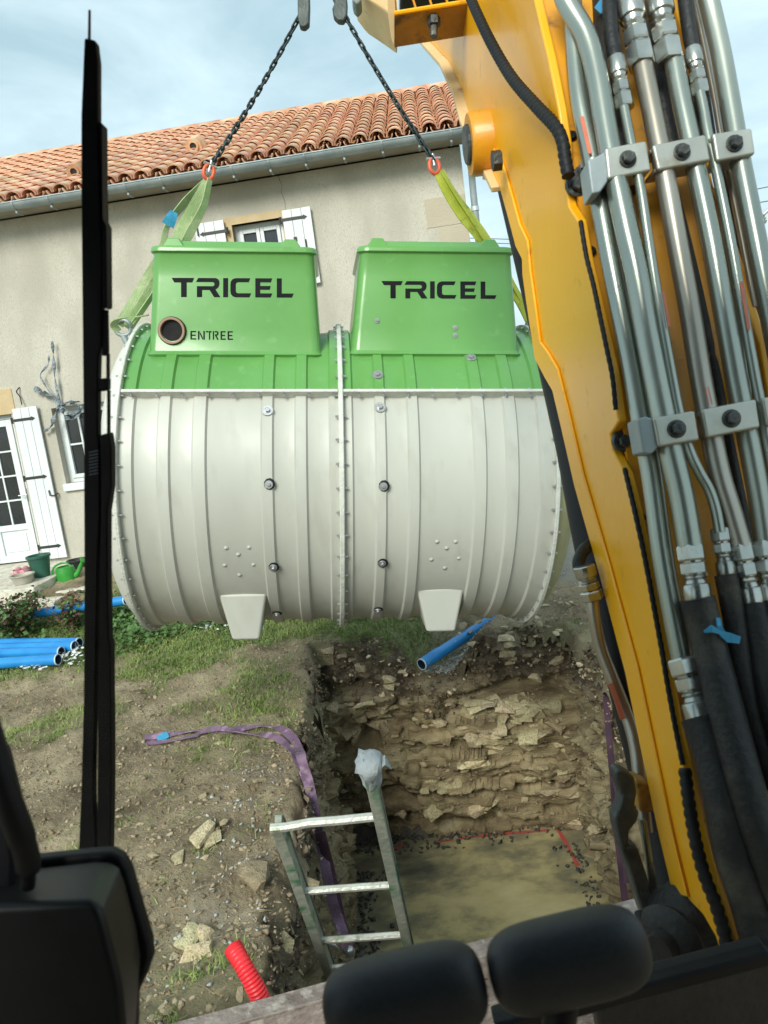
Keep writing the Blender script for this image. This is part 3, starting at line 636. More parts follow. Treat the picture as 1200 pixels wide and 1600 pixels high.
while len(gp) < 9000:
    n = 20000; y = 1.7 + 5 * RS.uniform(0, 1, n); x = RS.uniform(-3.6, 1.9, n); g = grass_mask(x, y); d = pit_sd(x, y)
    cl = np.clip(fbm(x * 7, y * 7, 3, 99) * 3, 0, 1)
    k = (RS.uniform(0, 1, n) < (g * .8 + .02) * cl) & (d > .02); gp += list(zip(x[k], y[k]))
blades('sparse_grass_on_mud', gp[:9000], .038, .005, 'grass_blade', 1.2)
gp = list(zip(RS.uniform(-3.4, -.8, 3200), 1.8 + 5 * RS.uniform(0, 1, 3200))); gp = [q for q in gp if psd(q[0], q[1]) > .05]
blades('straw_litter', gp, .06, .004, 'straw', 1.2, True)
# broad clover and weed leaves in the lawn
lf = bpy.data.meshes.new('leafbit'); lf.from_pydata([(-.5, 0, 0), (0, -.42, .1), (.5, 0, 0), (0, .42, .1)], [], [(0, 1, 2, 3)]); lf.materials.append(M['leaf_green'])
L2 = []
for _ in range(15000):
    y = random.uniform(6.3, 9); x = random.uniform(-5, .3)
    if random.random() < gmask(x, y) ** 2 * (.35 + .5 * math.sin(x * 3.1 + 1.3 * math.sin(y * 2.7))): L2.append((0, rmat(Vector((x, y, gz(x, y) + random.uniform(.01, .04))), random.uniform(.014, .034), .8)))
merged([lf], L2, 'clover_leaves', 'leaf_green')
L3 = []                                                                # lush weeds under the tank's left end
for _ in range(2600):
    c_ = random.choice(((205, 985, .30), (225, 1000, .3), (190, 965, .2), (20, 985, .35), (330, 978, .2)))
    p = onG(c_[0], c_[1]); x, y = p.x + random.gauss(0, c_[2] * .7), p.y + random.gauss(0, c_[2] * .6)
    L3.append((0, rmat(Vector((x, y, gz(x, y) + abs(random.gauss(0, .07)))), random.uniform(.03, .065), .9)))
merged([lf], L3, 'weeds_at_lawn_edge', 'leaf_green')

# ================================================================== HOUSE
ang = math.atan(.1); HO = Vector((1.49, 9.83, 0)); HX = Vector((math.cos(ang), -math.sin(ang), 0)); HY = Vector((math.sin(ang), math.cos(ang), 0)); HZ = Vector((0, 0, 1))
def hl(x, y, z): return HO + HX * x + HY * y + HZ * z
def hp(px, py, off=0):
    q = APL(px, py, HO + HY * off, HY) - HO; return q.dot(HX), q.z
house = root('house', hl(-4, 0, .3), 'rendered two storey house with orange clay tile roof and white shutters behind the tank', 'house')
WT = 4.86
win = (hp(362, 352)[0], hp(440, 340)[0], 3.60, hp(362, 352)[1])
dr_ = (hp(15, 645)[0] - 1.25, hp(15, 645)[0] + .02, .40, hp(15, 645)[1] - .02)
gw = (hp(80, 640)[0], hp(80, 640)[0] + 1.05, 1.42, hp(80, 636)[1] - .02)
def wall_holes(x0, x1, z0, z1, holes, depth):
    mb = MB(); cx = sorted({x0, x1, *[h for q in holes for h in q[:2]]}); cz = sorted({z0, z1, *[h for q in holes for h in q[2:]]})
    for i in range(len(cx) - 1):
        for j in range(len(cz) - 1):
            a, b_, c, d = cx[i], cx[i + 1], cz[j], cz[j + 1]
            if any(q[0] <= a and b_ <= q[1] and q[2] <= c and d <= q[3] for q in holes): continue
            mb.add([hl(a, 0, c), hl(b_, 0, c), hl(b_, 0, d), hl(a, 0, d)], [(0, 1, 2, 3)])
    for q in holes:
        a, b_, c, d = q
        for e_ in (((a, c), (b_, c)), ((b_, c), (b_, d)), ((b_, d), (a, d)), ((a, d), (a, c))):
            (p, r_), (s, t_) = e_; mb.add([hl(p, 0, r_), hl(s, 0, t_), hl(s, depth, t_), hl(p, depth, r_)], [(0, 1, 2, 3)])
    return mb
mb = wall_holes(-9, 0, -.1, WT, [win, dr_, gw], .28)
mb.add([hl(0, 0, -.1), hl(0, 6.6, -.1), hl(0, 6.6, WT), hl(0, 3.3, WT + 1.55), hl(0, 0, WT)], [(0, 1, 2, 3, 4)])
mb.add([hl(-9, 0, -.1), hl(-9, 6.6, -.1), hl(-9, 6.6, WT), hl(-9, 3.3, WT + 1.55), hl(-9, 0, WT)], [(0, 1, 2, 3, 4)])
mb.add([hl(-9, 6.6, -.1), hl(0, 6.6, -.1), hl(0, 6.6, WT), hl(-9, 6.6, WT)], [(0, 1, 2, 3)])
mb.build('wall', 'stucco', house)
X0, X1, Y0, Y1, Z0, Z1 = -.42, -.006, 0, 0, 3.9, 4.35
for (a, b_, c, d) in ((-.50, -.004, 3.98, 4.32), (-.36, -.004, 3.45, 3.975), (-.50, -.004, 3.0, 3.445)):
    MB().box(HO, HX, HY, HZ, a, b_, -.006, .1, c, d).build('quoin', 'stucco_pale', house, bevel=.004)
a = hp(-10, 605); b_ = hp(24, 638)
MB().box(HO, HX, HY, HZ, dr_[0] - .1, b_[0], -.012, .12, dr_[3] + .0, dr_[3] + .34).build('lintel', 'lintel_stone', house, bevel=.01)
# surround of the upstairs window
f = MB(); a, b_, c, d = win
for q in ((a - .10, a, c, d + .09), (b_, b_ + .05, c, d + .09), (a, b_, d, d + .09)): f.box(HO, HX, HY, HZ, q[0], q[1], -.012, .10, q[2], q[3])
f.build('window_surround', 'lintel_stone', house)

def window(x0, x1, z0, z1, cols, rows, name='window', casem=1):
    """frame with its casements; each pane one object"""
    fr_ = MB(); y0, y1 = .12, .18; t_ = .055
    for q in ((x0, x0 + t_, z0, z1), (x1 - t_, x1, z0, z1), (x0 + t_, x1 - t_, z1 - t_, z1), (x0 + t_, x1 - t_, z0, z0 + t_)): fr_.box(HO, HX, HY, HZ, q[0], q[1], y0, y1, q[2], q[3])
    W_ = fr_.build(name, 'white_paint', house, bevel=.004)
    cw_ = (x1 - x0 - 2 * t_) / casem
    for k in range(casem):
        a0 = x0 + t_ + k * cw_; a1 = a0 + cw_; s_ = .05; sa = MB()
        zb = z0 + t_
        for q in ((a0 + .003, a0 + s_, zb, z1 - t_), (a1 - s_, a1 - .003, zb, z1 - t_), (a0 + s_, a1 - s_, z1 - t_ - s_, z1 - t_), (a0 + s_, a1 - s_, zb, zb + s_)): sa.box(HO, HX, HY, HZ, q[0], q[1], y0 - .02, y1 - .02, q[2], q[3])
        sa.build('sash', 'white_paint', W_, bevel=.005)
        gx0, gx1, gz0, gz1 = a0 + s_, a1 - s_, zb + s_, z1 - t_ - s_
        for i in range(cols):
            for j in range(rows):
                px0 = gx0 + (gx1 - gx0) * i / cols; px1 = gx0 + (gx1 - gx0) * (i + 1) / cols; pz0 = gz0 + (gz1 - gz0) * j / rows; pz1 = gz0 + (gz1 - gz0) * (j + 1) / rows
                MB().box(HO, HX, HY, HZ, px0, px1, y0 + .02, y0 + .03, pz0, pz1).build('pane', 'pane_glass', W_)
        br = MB()
        for i in range(1, cols): c_ = gx0 + (gx1 - gx0) * i / cols; br.box(HO, HX, HY, HZ, c_ - .012, c_ + .012, y0 - .008, y0 + .019, gz0, gz1)
        for j in range(1, rows): c_ = gz0 + (gz1 - gz0) * j / rows; br.box(HO, HX, HY, HZ, gx0, gx1, y0 - .004, y0 + .0185, c_ - .012, c_ + .012)
        if cols > 1 or rows > 1: br.build('glazing_bar', 'white_paint', W_)
    return W_
window(win[0], win[1], win[2], win[3], 1, 2, casem=2)
window(gw[0], gw[1], gw[2], gw[3], 2, 2, casem=2)
MB().box(HO, HX, HY, HZ, gw[0] - .03, gw[1] + .03, -.05, .12, gw[2] - .10, gw[2] - .002).build('window_sill', 'white_paint', house, bevel=.008)
# glazed door, two leaves, each with a bottom panel
door = MB(); a, b_, c, d = dr_
for q in ((a, a + .06, c, d), (b_ - .06, b_, c, d), (a + .06, b_ - .06, d - .06, d)): door.box(HO, HX, HY, HZ, q[0], q[1], .08, .16, q[2], q[3])
door = door.build('door', 'white_paint', house, bevel=.005)
for k in range(2):
    x0 = a + .062 + k * (b_ - a - .124) / 2; x1 = x0 + (b_ - a - .124) / 2 - .004; lf_ = MB(); s_ = .085
    for q in ((x0, x0 + s_, c + .02, d - .065), (x1 - s_, x1, c + .02, d - .065), (x0 + s_, x1 - s_, d - .15, d - .065), (x0 + s_, x1 - s_, c + .02, c + .12), (x0 + s_, x1 - s_, c + .46, c + .54)):
        lf_.box(HO, HX, HY, HZ, q[0], q[1], .06, .12, q[2], q[3])
    lf_.box(HO, HX, HY, HZ, x0 + s_, x1 - s_, .085, .10, c + .12, c + .46); lf_.box(HO, HX, HY, HZ, x0 + s_ + .04, x1 - s_ - .04, .072, .086, c + .16, c + .42)
    lf_.build('door_leaf', 'white_paint', door, bevel=.004)
    g0, g1, h0, h1 = x0 + s_, x1 - s_, c + .54, d - .15
    for i in range(2):
        for j in range(4):
            MB().box(HO, HX, HY, HZ, g0 + (g1 - g0) * i / 2, g0 + (g1 - g0) * (i + 1) / 2, .09, .10, h0 + (h1 - h0) * j / 4, h0 + (h1 - h0) * (j + 1) / 4).build('pane', 'pane_glass', door)
    br = MB(); br.box(HO, HX, HY, HZ, (g0 + g1) / 2 - .011, (g0 + g1) / 2 + .011, .07, .0895, h0, h1)
    for j in range(1, 4): br.box(HO, HX, HY, HZ, g0, g1, .072, .089, h0 + (h1 - h0) * j / 4 - .011, h0 + (h1 - h0) * j / 4 + .011)
    br.build('glazing_bar', 'white_paint', door)
hx_, hz_ = hp(42, 773); hh = MB(); hh.box(HO, HX, HY, HZ, hx_ - .02, hx_ + .02, .05, .06, hz_ - .10, hz_ + .08); hh.tube([hl(hx_, .05, hz_), hl(hx_, .0, hz_), hl(hx_ - .12, .0, hz_)], .009, 8); hh.build('handle', 'bolt_steel', door)

def shutter(x0, x1, z0, z1, boards, hinge_z, hx_side, label=None):
    """open shutter flat against the wall; every board an object; strap hinges"""
    s = MB(); s.box(HO, HX, HY, HZ, x0 + .01, x1 - .01, -.040, -.030, z0 + .01, z1 - .01)
    S = s.build('shutter', 'white_paint', house)
    w_ = (x1 - x0) / boards
    for i in range(boards):
        MB().box(HO, HX, HY, HZ, x0 + i * w_ + .0015, x0 + (i + 1) * w_ - .0015, -.066, -.0405, z0, z1).build('board', 'white_paint', S, bevel=.004, seg=1)
    for z in hinge_z:
        h = MB(); hs = x0 if hx_side < 0 else x1; e_ = hs - hx_side * (x1 - x0) * .72
        h.box(HO, HX, HY, HZ, min(hs + hx_side * .03, e_), max(hs + hx_side * .03, e_), -.072, -.0665, z - .018, z + .018)
        h.prism([hl(e_, -.072, z - .03), hl(e_ - hx_side * .05, -.072, z), hl(e_, -.072, z + .03)], HY * .0055)
        h.lathe(hl(hs + hx_side * .03, -.06, z - .04), HZ, [(0, .001), (0, .016), (.08, .016), (.08, .001)], 8)
        h.build('hinge', 'black_iron', S)
    return S
a = hp(15, 640); b_ = hp(60, 632); cL = hp(110, 868)
S = shutter(b_[0] - .345 - .0, b_[0] + .0, .43, a[1], 3, (hp(40, 655)[1], hp(60, 745)[1], hp(85, 852)[1]), -1)
hk = MB(); q = hp(85, 770); hk.tube([hl(q[0] - .03, -.075, q[1] + .05), hl(q[0] - .02, -.09, q[1] - .02), hl(q[0] + .04, -.08, q[1] - .03), hl(q[0] + .06, -.02, q[1] - .01)], .011, 6); hk.build('latch', 'black_iron', S)
u0 = hp(440, 331); u1 = hp(480, 324)
S = shutter(u0[0] + .01, u1[0] + .045, hp(497, 443)[1], u0[1], 3, (hp(460, 343)[1], hp(485, 425)[1]), -1)
hk = MB(); q = hp(480, 382); hk.tube([hl(q[0], -.075, q[1] + .05), hl(q[0], -.08, q[1] - .05)], .01, 6); hk.build('latch', 'black_iron', S); hk = MB(); q = hp(463, 373); hk.box(HO, HX, HY, HZ, q[0] - .02, q[0] + .02, -.08, -.067, q[1] - .04, q[1] + .01); hk.build('latch', 'black_iron', S)
v0 = hp(305, 352); v1 = hp(351, 346)
S = shutter(v0[0], v1[0] - .0, hp(497, 440)[1], v0[1], 3, (hp(330, 366)[1], hp(345, 450)[1]), 1)
hk = MB(); q = hp(312, 364); hk.tube([hl(q[0], -.075, q[1] + .06), hl(q[0], -.08, q[1] - .05)], .01, 6); hk.build('latch', 'black_iron', S)

# roof
EY, EZ = -.33, 4.985; RY, RZ = 3.25, 6.62
SL = Vector((0, RY - EY, RZ - EZ)); LEN = SL.length; SLn = (HY * SL.y + HZ * SL.z).normalized(); NRM = HX.cross(SLn).normalized()
def rp(x, s, h=0): return hl(x, EY, EZ) + SLn * s + NRM * h
rb = MB(); rb.add([rp(-9.2, .03, -.05), rp(.14, .03, -.05), rp(.14, LEN, -.05), rp(-9.2, LEN, -.05), rp(-9.2, .03, -.11), rp(.14, .03, -.11), rp(.14, LEN, -.11), rp(-9.2, LEN, -.11)],
    [(0, 1, 2, 3), (7, 6, 5, 4), (0, 4, 5, 1), (1, 5, 6, 2), (3, 7, 4, 0)])
rb.add([hl(-9.2, RY, RZ - .05), hl(.14, RY, RZ - .05), hl(.14, 6.95, EZ - .05), hl(-9.2, 6.95, EZ - .05)], [(0, 1, 2, 3)])
rb.build('roof', 'terracotta_dark', house)
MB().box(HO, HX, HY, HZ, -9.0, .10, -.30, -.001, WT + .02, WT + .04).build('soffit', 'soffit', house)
PIT_ = .205; CH_ = np.array([0])
def tile_mesh(r0, r1, L_, th, up=True):
    mb = MB(); n = 7; vs = []
    for (y, r_) in ((0, r0), (L_, r1)):
        for rr in (r_, r_ - th):
            for i in range(n + 1): a = math.pi * (-.02 + 1.04 * i / n); vs.append((math.cos(a) * rr, y, math.sin(a) * rr * (.86 if up else -.86)))
    m_ = n + 1; fs = []
    for i in range(n): fs += [(i, i + 1, 2 * m_ + i + 1, 2 * m_ + i), (m_ + i + 1, m_ + i, 3 * m_ + i, 3 * m_ + i + 1), (i + 1, i, m_ + i, m_ + i + 1), (2 * m_ + i, 2 * m_ + i + 1, 3 * m_ + i + 1, 3 * m_ + i)]
    fs += [(0, 2 * m_, 3 * m_, m_), (n, m_ + n, 3 * m_ + n, 2 * m_ + n)]
    mb.add([Vector(v_) for v_ in vs], fs); me = mb.mesh('roof_tile', 'terracotta', 40); return me
tm = tile_mesh(.098, .080, .40, .014); tu = tile_mesh(.088, .098, .40, .012, False)
rows = 14; step = (LEN - .05) / rows; tiles = []
for c_ in range(44):
    x = .06 - c_ * PIT_
    for r_ in range(rows):
        s_ = r_ * step - .03; tilt = .045
        ax = (SLn * math.cos(tilt) + NRM * math.sin(-tilt)).normalized(); nn_ = HX.cross(ax).normalized()
        o = rp(x + random.gauss(0, .003), s_, .028 + .002 * (r_ % 2)); M_ = frame(o, (HX + ax * random.gauss(0, .02)).normalized(), ax, nn_)
        d = (o - CAM).length; tiles.append((d if x > -6.6 else d + 50, M_))
tiles.sort(key=lambda q: q[0])
for d, M_ in tiles[:300]: inst('roof_tile', tm, M_, house)
# for the joined rest keep colour variety by splitting over three tones
merged([tm], [(0, q[1]) for q in tiles[300:]], 'far_roof_tiles', 'terracotta', parent=house)
un = []
for c_ in range(44):
    x = .06 - (c_ + .5) * PIT_
    for r_ in range(rows): un.append((0, frame(rp(x, r_ * step - .02, .045), HX, (SLn - NRM * .045).normalized(), HX.cross((SLn - NRM * .045).normalized()))))
merged([tu], un, 'channel_tiles', 'terracotta', parent=house)
rt = MB(); rm = tile_mesh(.12, .11, .46, .016)
for k in range(22):
    o = hl(.16 - k * .42, RY + .0, RZ + .0); ax = -HX; inst('ridge_tile', rm, frame(o, HY, (ax + HZ * .03).normalized(), HY.cross(ax).normalized()), house)
mb = MB(); mb.box(HO, HX, HY, HZ, -9, .1, RY - .10, RY + .1, RZ - .07, RZ + .03); mb.build('ridge_mortar', 'terracotta_dark', house)
for (px, py) in ((117, 272), (303, 232)):
    k_ = ray(px, py); p0 = rp(0, 0, .1); p = APL(px, py, p0, NRM)
    v = MB(); v.prism([p + HX * a_ + NRM * h_ for a_, h_ in ((-.11, -.03), (-.10, .06), (-.05, .12), (.05, .12), (.10, .06), (.11, -.03))], SLn * .30)
    v.lathe(p - SLn * .02 + NRM * .03, SLn, [(0, .07), (0, .045), (.05, .045)], 14)
    v.build('roof_vent', 'terracotta', house, smooth=35)
    MB().lathe(p - SLn * .004 + NRM * .03, SLn, [(0, .001), (0, .045)], 14).build('vent_hole_shade', 'pot_black', house)  # flat black disc paints the shade inside the vent
# gutter, brackets, downpipe
gp_ = [hl(x_, 0, 0) for x_ in (-9.25, .22)]
g = MB(); gc = lambda x_: hl(x_, EY - .075, EZ - .055)
vs = []
for x_ in (-9.25, .20):
    for rr in (.078, .073):
        for i in range(13): a = math.pi + math.pi * i / 12; vs.append(gc(x_) + HY * math.cos(a) * rr + HZ * math.sin(a) * rr)
fs = [(i, i + 1, 26 + i + 1, 26 + i) for i in range(12)] + [(13 + i + 1, 13 + i, 39 + i, 39 + i + 1) for i in range(12)] + [(0, 26, 39, 13), (12, 25, 51, 38)]
fs += [tuple(range(26, 39)), tuple(range(12, -1, -1))]
g.add(vs, fs); g.tube([gc(-9.25) - HY * .078, gc(.20) - HY * .078], .009, 6); G_ = g.build('gutter', 'zinc', house, smooth=40)
for (px, py) in ((25, 330), (80, 322), (255, 292), (200, 303), (365, 275), (422, 262), (478, 258), (538, 248), (598, 236), (655, 226), (705, 216)):
    x_ = hp(px, py, EY - .08)[0]; b = MB(); pts = [gc(x_) + HY * math.cos(a) * .084 + HZ * math.sin(a) * .084 for a in [math.pi + math.pi * i / 8 for i in range(9)]]
    b.ribbon(pts, HX, .022, .004); b.ribbon([pts[4], pts[4] - HZ * .03, pts[4] + HY * .15 - HZ * .035], HX, .022, .004); b.build('bracket', 'zinc', G_)
dp = MB(); dx = .10
pth = spline([hl(dx, EY - .07, EZ - .12), hl(dx, EY - .06, EZ - .24), hl(dx, -.18, EZ - .36), hl(dx - .0, -.05, EZ - .52), hl(dx, .0, EZ - .72)], 5) + [hl(dx, .0, .3)]
dp.tube(pth, .042, 14); D_ = dp.build('downpipe', 'zinc', house, smooth=40)
for z in (4.1, 2.8, 1.5): MB().lathe(hl(dx, 0, z), HZ, [(0, .043), (0, .050), (.05, .050), (.05, .043)], 14).build('collar', 'zinc_light', D_, smooth=40)
# hairline crack
ck = MB(); pts = [hl(*(lambda q: (q[0], -.0008, q[1]))(hp(px, py))) for px, py in ((433, 268), (437, 282), (441, 290), (439, 300), (445, 314), (447, 330))]
ck.ribbon(pts, HX, [.003, .006, .004, .004, .006, .002], .001); ck.build('crack', 'terracotta_dark', house)

# torn netting on a nail, short cable
net = root('torn_netting', hl(*(lambda q: (q[0], -.03, q[1]))(hp(90, 640))), 'torn grey netting snagged on a nail above the ground floor window', 'netting')
def hpt(px, py, o=-.04): q = hp(px, py); return hl(q[0], o, q[1])
def strip(pts, w, nm, o=-.05):
    P_ = spline([hpt(x_, y_, o - .03 * random.random()) for x_, y_ in pts], 5); k = len(P_)
    sdv = [(HX * math.cos(i * .5) + HY * math.sin(i * .5) * .8 + HZ * .3).normalized() for i in range(k)]
    mb = MB(); mb.ribbon(P_, sdv, [w * 1.1 * (.6 + .7 * abs(math.sin(i * .7))) for i in range(k)], .003); mb.build(nm, 'net_grey', net)
strip([(86, 533), (88, 560), (90, 590), (96, 625), (99, 632)], .035, 'net_strip')
strip([(80, 556), (79, 570), (68, 585), (74, 600), (85, 617), (99, 633)], .022, 'net_strip')
strip([(57, 606), (70, 614), (85, 620), (99, 632)], .07, 'net_strip')
strip([(99, 632), (90, 650), (84, 665), (72, 675)], .05, 'net_strip')
strip([(99, 632), (105, 650), (118, 655), (128, 640), (118, 628), (99, 632)], .05, 'net_strip')
strip([(99, 632), (108, 640), (112, 648), (124, 645), (130, 633)], .03, 'net_strip')
strip([(99, 632), (110, 629), (128, 627)], .05, 'net_strip')
cb = MB(); cb.tube(spline([hpt(31, 605, -.01), hpt(29, 612, -.05), hpt(33, 620, -.03), hpt(38, 632, -.06)], 5), .008, 6)
tag(cb.build('cable_stub', 'black_iron', at=hpt(31, 605)), 'short black cable end poking from the wall between door and window', 'cable')

# ---- doorstep and things on it
st1 = MB(); a = hp(0, 890); 
def step(name, x0, x1, y0, y1, z0, z1, mat, lab):
    o = MB().box(HO, HX, HY, HZ, x0, x1, y0, y1, z0, z1).build(name, mat, bevel=.015, at=hl((x0 + x1) / 2, y0, z0)); tag(o, lab, 'step'); return o
q = AZ(78, 905, .42) - HO; sx1 = q.dot(HX)
step('doorstep', dr_[0] - .4, -5.56, -1.55, .08, .0, .385, 'concrete', 'worn concrete doorstep slab under the glazed door')
step('low_step', -5.556, -4.85, -1.38, -.002, .0, .26, 'concrete', 'lower pale concrete block beside the doorstep')
step('path_edging', dr_[0] - .3, -5.2, -1.80, -1.56, .0, .25, 'concrete', 'low concrete edging in front of the doorstep')
def pot(px, py, z, r0, r1, h, mat, name, lab, cat, wall=.012, oval=1):
    o = AZ(px, py, z); mb = MB(); mb.lathe(o, HZ, [(0, .001), (0, r0), (h * .9, r1), (h * .9, r1 + .012), (h, r1 + .012), (h, r1 - wall), (.03, r0 - wall), (.03, .001)], 26)
    return tag(mb.build(name, mat, smooth=35, at=o), lab, cat)
pot(66, 900, .39, .095, .135, .27, 'bucket_green', 'bucket', 'dark green plastic bucket standing on the doorstep', 'bucket')
pot(37, 911, .39, .10, .135, .11, 'basin_grey', 'basin', 'small grey basin with pink shoes on its rim', 'basin')
pot(124, 897, .26, .09, .12, .2, 'pot_black', 'flower_pot', 'black plant pot half hidden behind the green watering can', 'plant pot')
for k, (px, py) in enumerate(((32, 893), (43, 891))):
    o = AZ(px, py, .50); s = MB(); s.lathe(o, (HY * .8 + HX * .15), [(-.11, .004), (-.10, .035), (-.03, .042), (.04, .030), (.09, .034), (.105, .004)], 12)
    s.lathe(o + HZ * .03, (HY * .8 + HX * .15), [(-.10, .02), (-.03, .035), (.0, .03)], 12)
    tag(s.build('shoe', 'pink_shoe', smooth=50, at=o), ('left' if k == 0 else 'right') + ' one of the two pink shoes lying on the grey basin', 'shoe', 'pink shoes on the basin')
can = AZ(106, 911, .26); wc = root('watering_can', can, 'bright green plastic watering can standing on the low step', 'watering can')
b = MB(); b.lathe(can, HZ, [(0, .001), (0, .115), (.02, .125), (.16, .115), (.21, .105), (.215, .09), (.20, .09), (.19, .06)], 24); b.build('can_body', 'can_green', wc, smooth=40)
b = MB(); b.tube(spline([can + HX * .09 + HZ * .07, can + HX * .16 + HZ * .12, can + HX * .24 + HZ * .25], 4), [.035] * 4 + [.028] * 3 + [.022, .02], 12); b.lathe(can + HX * .235 + HZ * .245, HX * .7 + HZ * .7, [(0, .02), (.03, .045), (.04, .045), (.04, .001)], 14); b.build('spout', 'can_green', wc, smooth=40)
b = MB(); b.tube(spline([can - HX * .10 + HZ * .03, can - HX * .17 + HZ * .09, can - HX * .16 + HZ * .19, can - HX * .08 + HZ * .25, can + HX * .02 + HZ * .26, can + HX * .08 + HZ * .21], 5), .013, 8); b.build('handle', 'can_green', wc, smooth=40)

# ---- rose bushes
def bush(px, py, w, h, n, lab, red=.25):
    base = onG(px, py); r_ = root('rose_bush', base, lab, 'rose bush', 'rose bushes in front of the doorstep')
    tw = MB(); tips = []
    for k in range(26):
        a = random.uniform(0, 6.28); rr = random.uniform(.2, 1) * w; hh_ = h * random.uniform(.6, 1.15)
        p1 = base + Vector((math.cos(a) * rr * .35, math.sin(a) * rr * .35, hh_ * .5)); p2 = base + Vector((math.cos(a) * rr, math.sin(a) * rr * .8, hh_))
        tw.tube(spline([base + Vector((random.gauss(0, .04), random.gauss(0, .04), -.02)), p1, p2], 3), [.007, .007, .006, .005, .004, .003, .002], 5); tips += [(base, p1, p2)]
    tw.build('stems', 'twig', r_)
    for nm, mat_, cnt in (('leaves', 'leaf_green', int(n * (1 - red))), ('young_leaves', 'leaf_red', int(n * red))):
        LL = []
        for _ in range(cnt):
            b0, p1, p2 = random.choice(tips); t_ = random.random() ** (.7 if nm == 'leaves' else .25); p = b0.lerp(p1, t_ * 2) if t_ < .5 else p1.lerp(p2, t_ * 2 - 1)
            p = p + Vector((random.gauss(0, .05), random.gauss(0, .05), random.gauss(0, .04))); p.z = max(p.z, base.z + .01)
            LL.append((0, rmat(p, random.uniform(.035, .062), 1.0)))
        merged([lf], LL, nm, mat_, parent=r_)
bush(30, 1000, .40, .44, 1700, 'leafy rose bush at the left in front of the doorstep')
bush(116, 985, .28, .36, 420, 'thin reddish rose bush below the green watering can', .5)

# ---- daisies
dm = MB()
pet = MB(); 
for k in range(8):
    a = k * math.pi / 4; pet.add([Vector((0, 0, 0)), Vector((math.cos(a - .3) * .7, math.sin(a - .3) * .7, .05)), Vector((math.cos(a) * 1, math.sin(a) * 1, .12)), Vector((math.cos(a + .3) * .7, math.sin(a + .3) * .7, .05))], [(0, 1, 2, 3)])
pme = pet.mesh('daisy', 'petal')
LD = []
for (cx, cy, n, sx_, sy_) in ((108, 1032, 70, 22, 9), (50, 1048, 26, 24, 3), (118, 1020, 30, 12, 6), (360, 980, 30, 40, 6), (330, 985, 12, 14, 4)):
    for _ in range(n):
        p = onG(random.gauss(cx, sx_ * .6), random.gauss(cy, sy_ * .6)); LD.append((0, rmat(p + HZ * random.uniform(.03, .055), random.uniform(.014, .022), .4)))
merged([pme], LD, 'daisies', 'petal')

# ---- overhead wires and the insulator bracket at the right
def wire(a, b_, sag, lab):
    mb = MB(); mb.tube([a.lerp(b_, t_ / 16) - HZ * sag * 4 * (t_ / 16) * (1 - t_ / 16) for t_ in range(17)], .012, 5); tag(mb.build('power_line', 'black_iron', at=a), lab, 'power line', 'overhead wires right of the house')
wire(P(1080, 316, 20), P(1300, 272, 22), .0, 'uppermost overhead wire beside the steel pipes')
wire(P(1090, 334, 20), P(1300, 296, 22), .0, 'lower overhead wire beside the steel pipes')
wire(P(700, 371, 26), P(900, 377, 30), .0, 'upper overhead wire seen between house corner and boom')
wire(P(700, 377, 26), P(900, 385, 30), .0, 'lower overhead wire seen between house corner and boom')
o = P(1200, 350, 18); ib = MB(); ib.lathe(o - HZ * .0 - cR * .1, Vector((-.2, 0, 1)), [(0, .001), (0, .05), (.06, .09), (.08, .05), (.12, .09), (.14, .05), (.20, .08), (.24, .03), (.24, .001)], 12)
ib.tube(spline([o - cR * .12 + HZ * .2, o + cR * .1 + HZ * .35, o + cR * .5 + HZ * .45], 4), .04, 8); ib.tube([o + cR * .5 + HZ * .9, Vector((o.x + cR.x * .5, o.y, -.2))], .13, 12)
tag(ib.build('utility_pole', 'clamp_steel', smooth=40, at=Vector((o.x + .5, o.y, 0))), 'grey utility pole with insulator at the right edge behind the boom', 'utility pole')

# ================================================================== THE TANK ON ITS SLINGS
TR = .90; TC = P(530, 745, 4.92)
yaw = R(4.0)
TX = (cR * math.cos(yaw) + cF * math.sin(yaw) + cU * .012).normalized()
TZ = (Vector((0, 0, 1)) - TX * TX.z); TZ.normalize(); TY = TZ.cross(TX).normalized()     # TY away from the camera
def tl(x, y, z): return TC + TX * x + TY * y + TZ * z
def tp(px, py, y):                                    # pixel -> local coordinates on the plane Y=y of the tank
    q = APL(px, py, TC + TY * y, TY) - TC; return q.dot(TX), q.dot(TZ)
def tcyl(px, py, r=TR):                               # pixel -> (x, angle) on the shell
    k = ray(px, py); o = CAM - TC; a = k.dot(TY) ** 2 + k.dot(TZ) ** 2; b_ = 2 * (o.dot(TY) * k.dot(TY) + o.dot(TZ) * k.dot(TZ)); c = o.dot(TY) ** 2 + o.dot(TZ) ** 2 - r * r
    s_ = max(0, b_ * b_ - 4 * a * c); q = o + k * ((-b_ - math.sqrt(s_)) / (2 * a)); return q.dot(TX), math.atan2(q.dot(TZ), -q.dot(TY))
def tc_(x, a, r): return tl(x, -r * math.cos(a), r * math.sin(a))
SA = tcyl(530, 619)[1]
XL = tcyl(183, 740)[0]; XR = tcyl(868, 740)[0]; XM = tcyl(534, 740)[0]
tank = root('septic_tank', tl(0, 0, -1), 'large green and cream ribbed septic tank hanging in slings over the pit', 'septic tank')
ribs = [tuple(tcyl(px, 700)[0] for px in q) for q in ((245, 265), (300, 322), (408, 427), (461, 480), (587, 604), (638, 656), (740, 760), (790, 810))]
ribs = [(XL, tcyl(208, 700)[0])] + ribs + [(tcyl(515, 700)[0], tcyl(552, 700)[0]), (tcyl(842, 700)[0], XR)]; ribs.sort()
prof = [(XL, TR)]
RH = .016
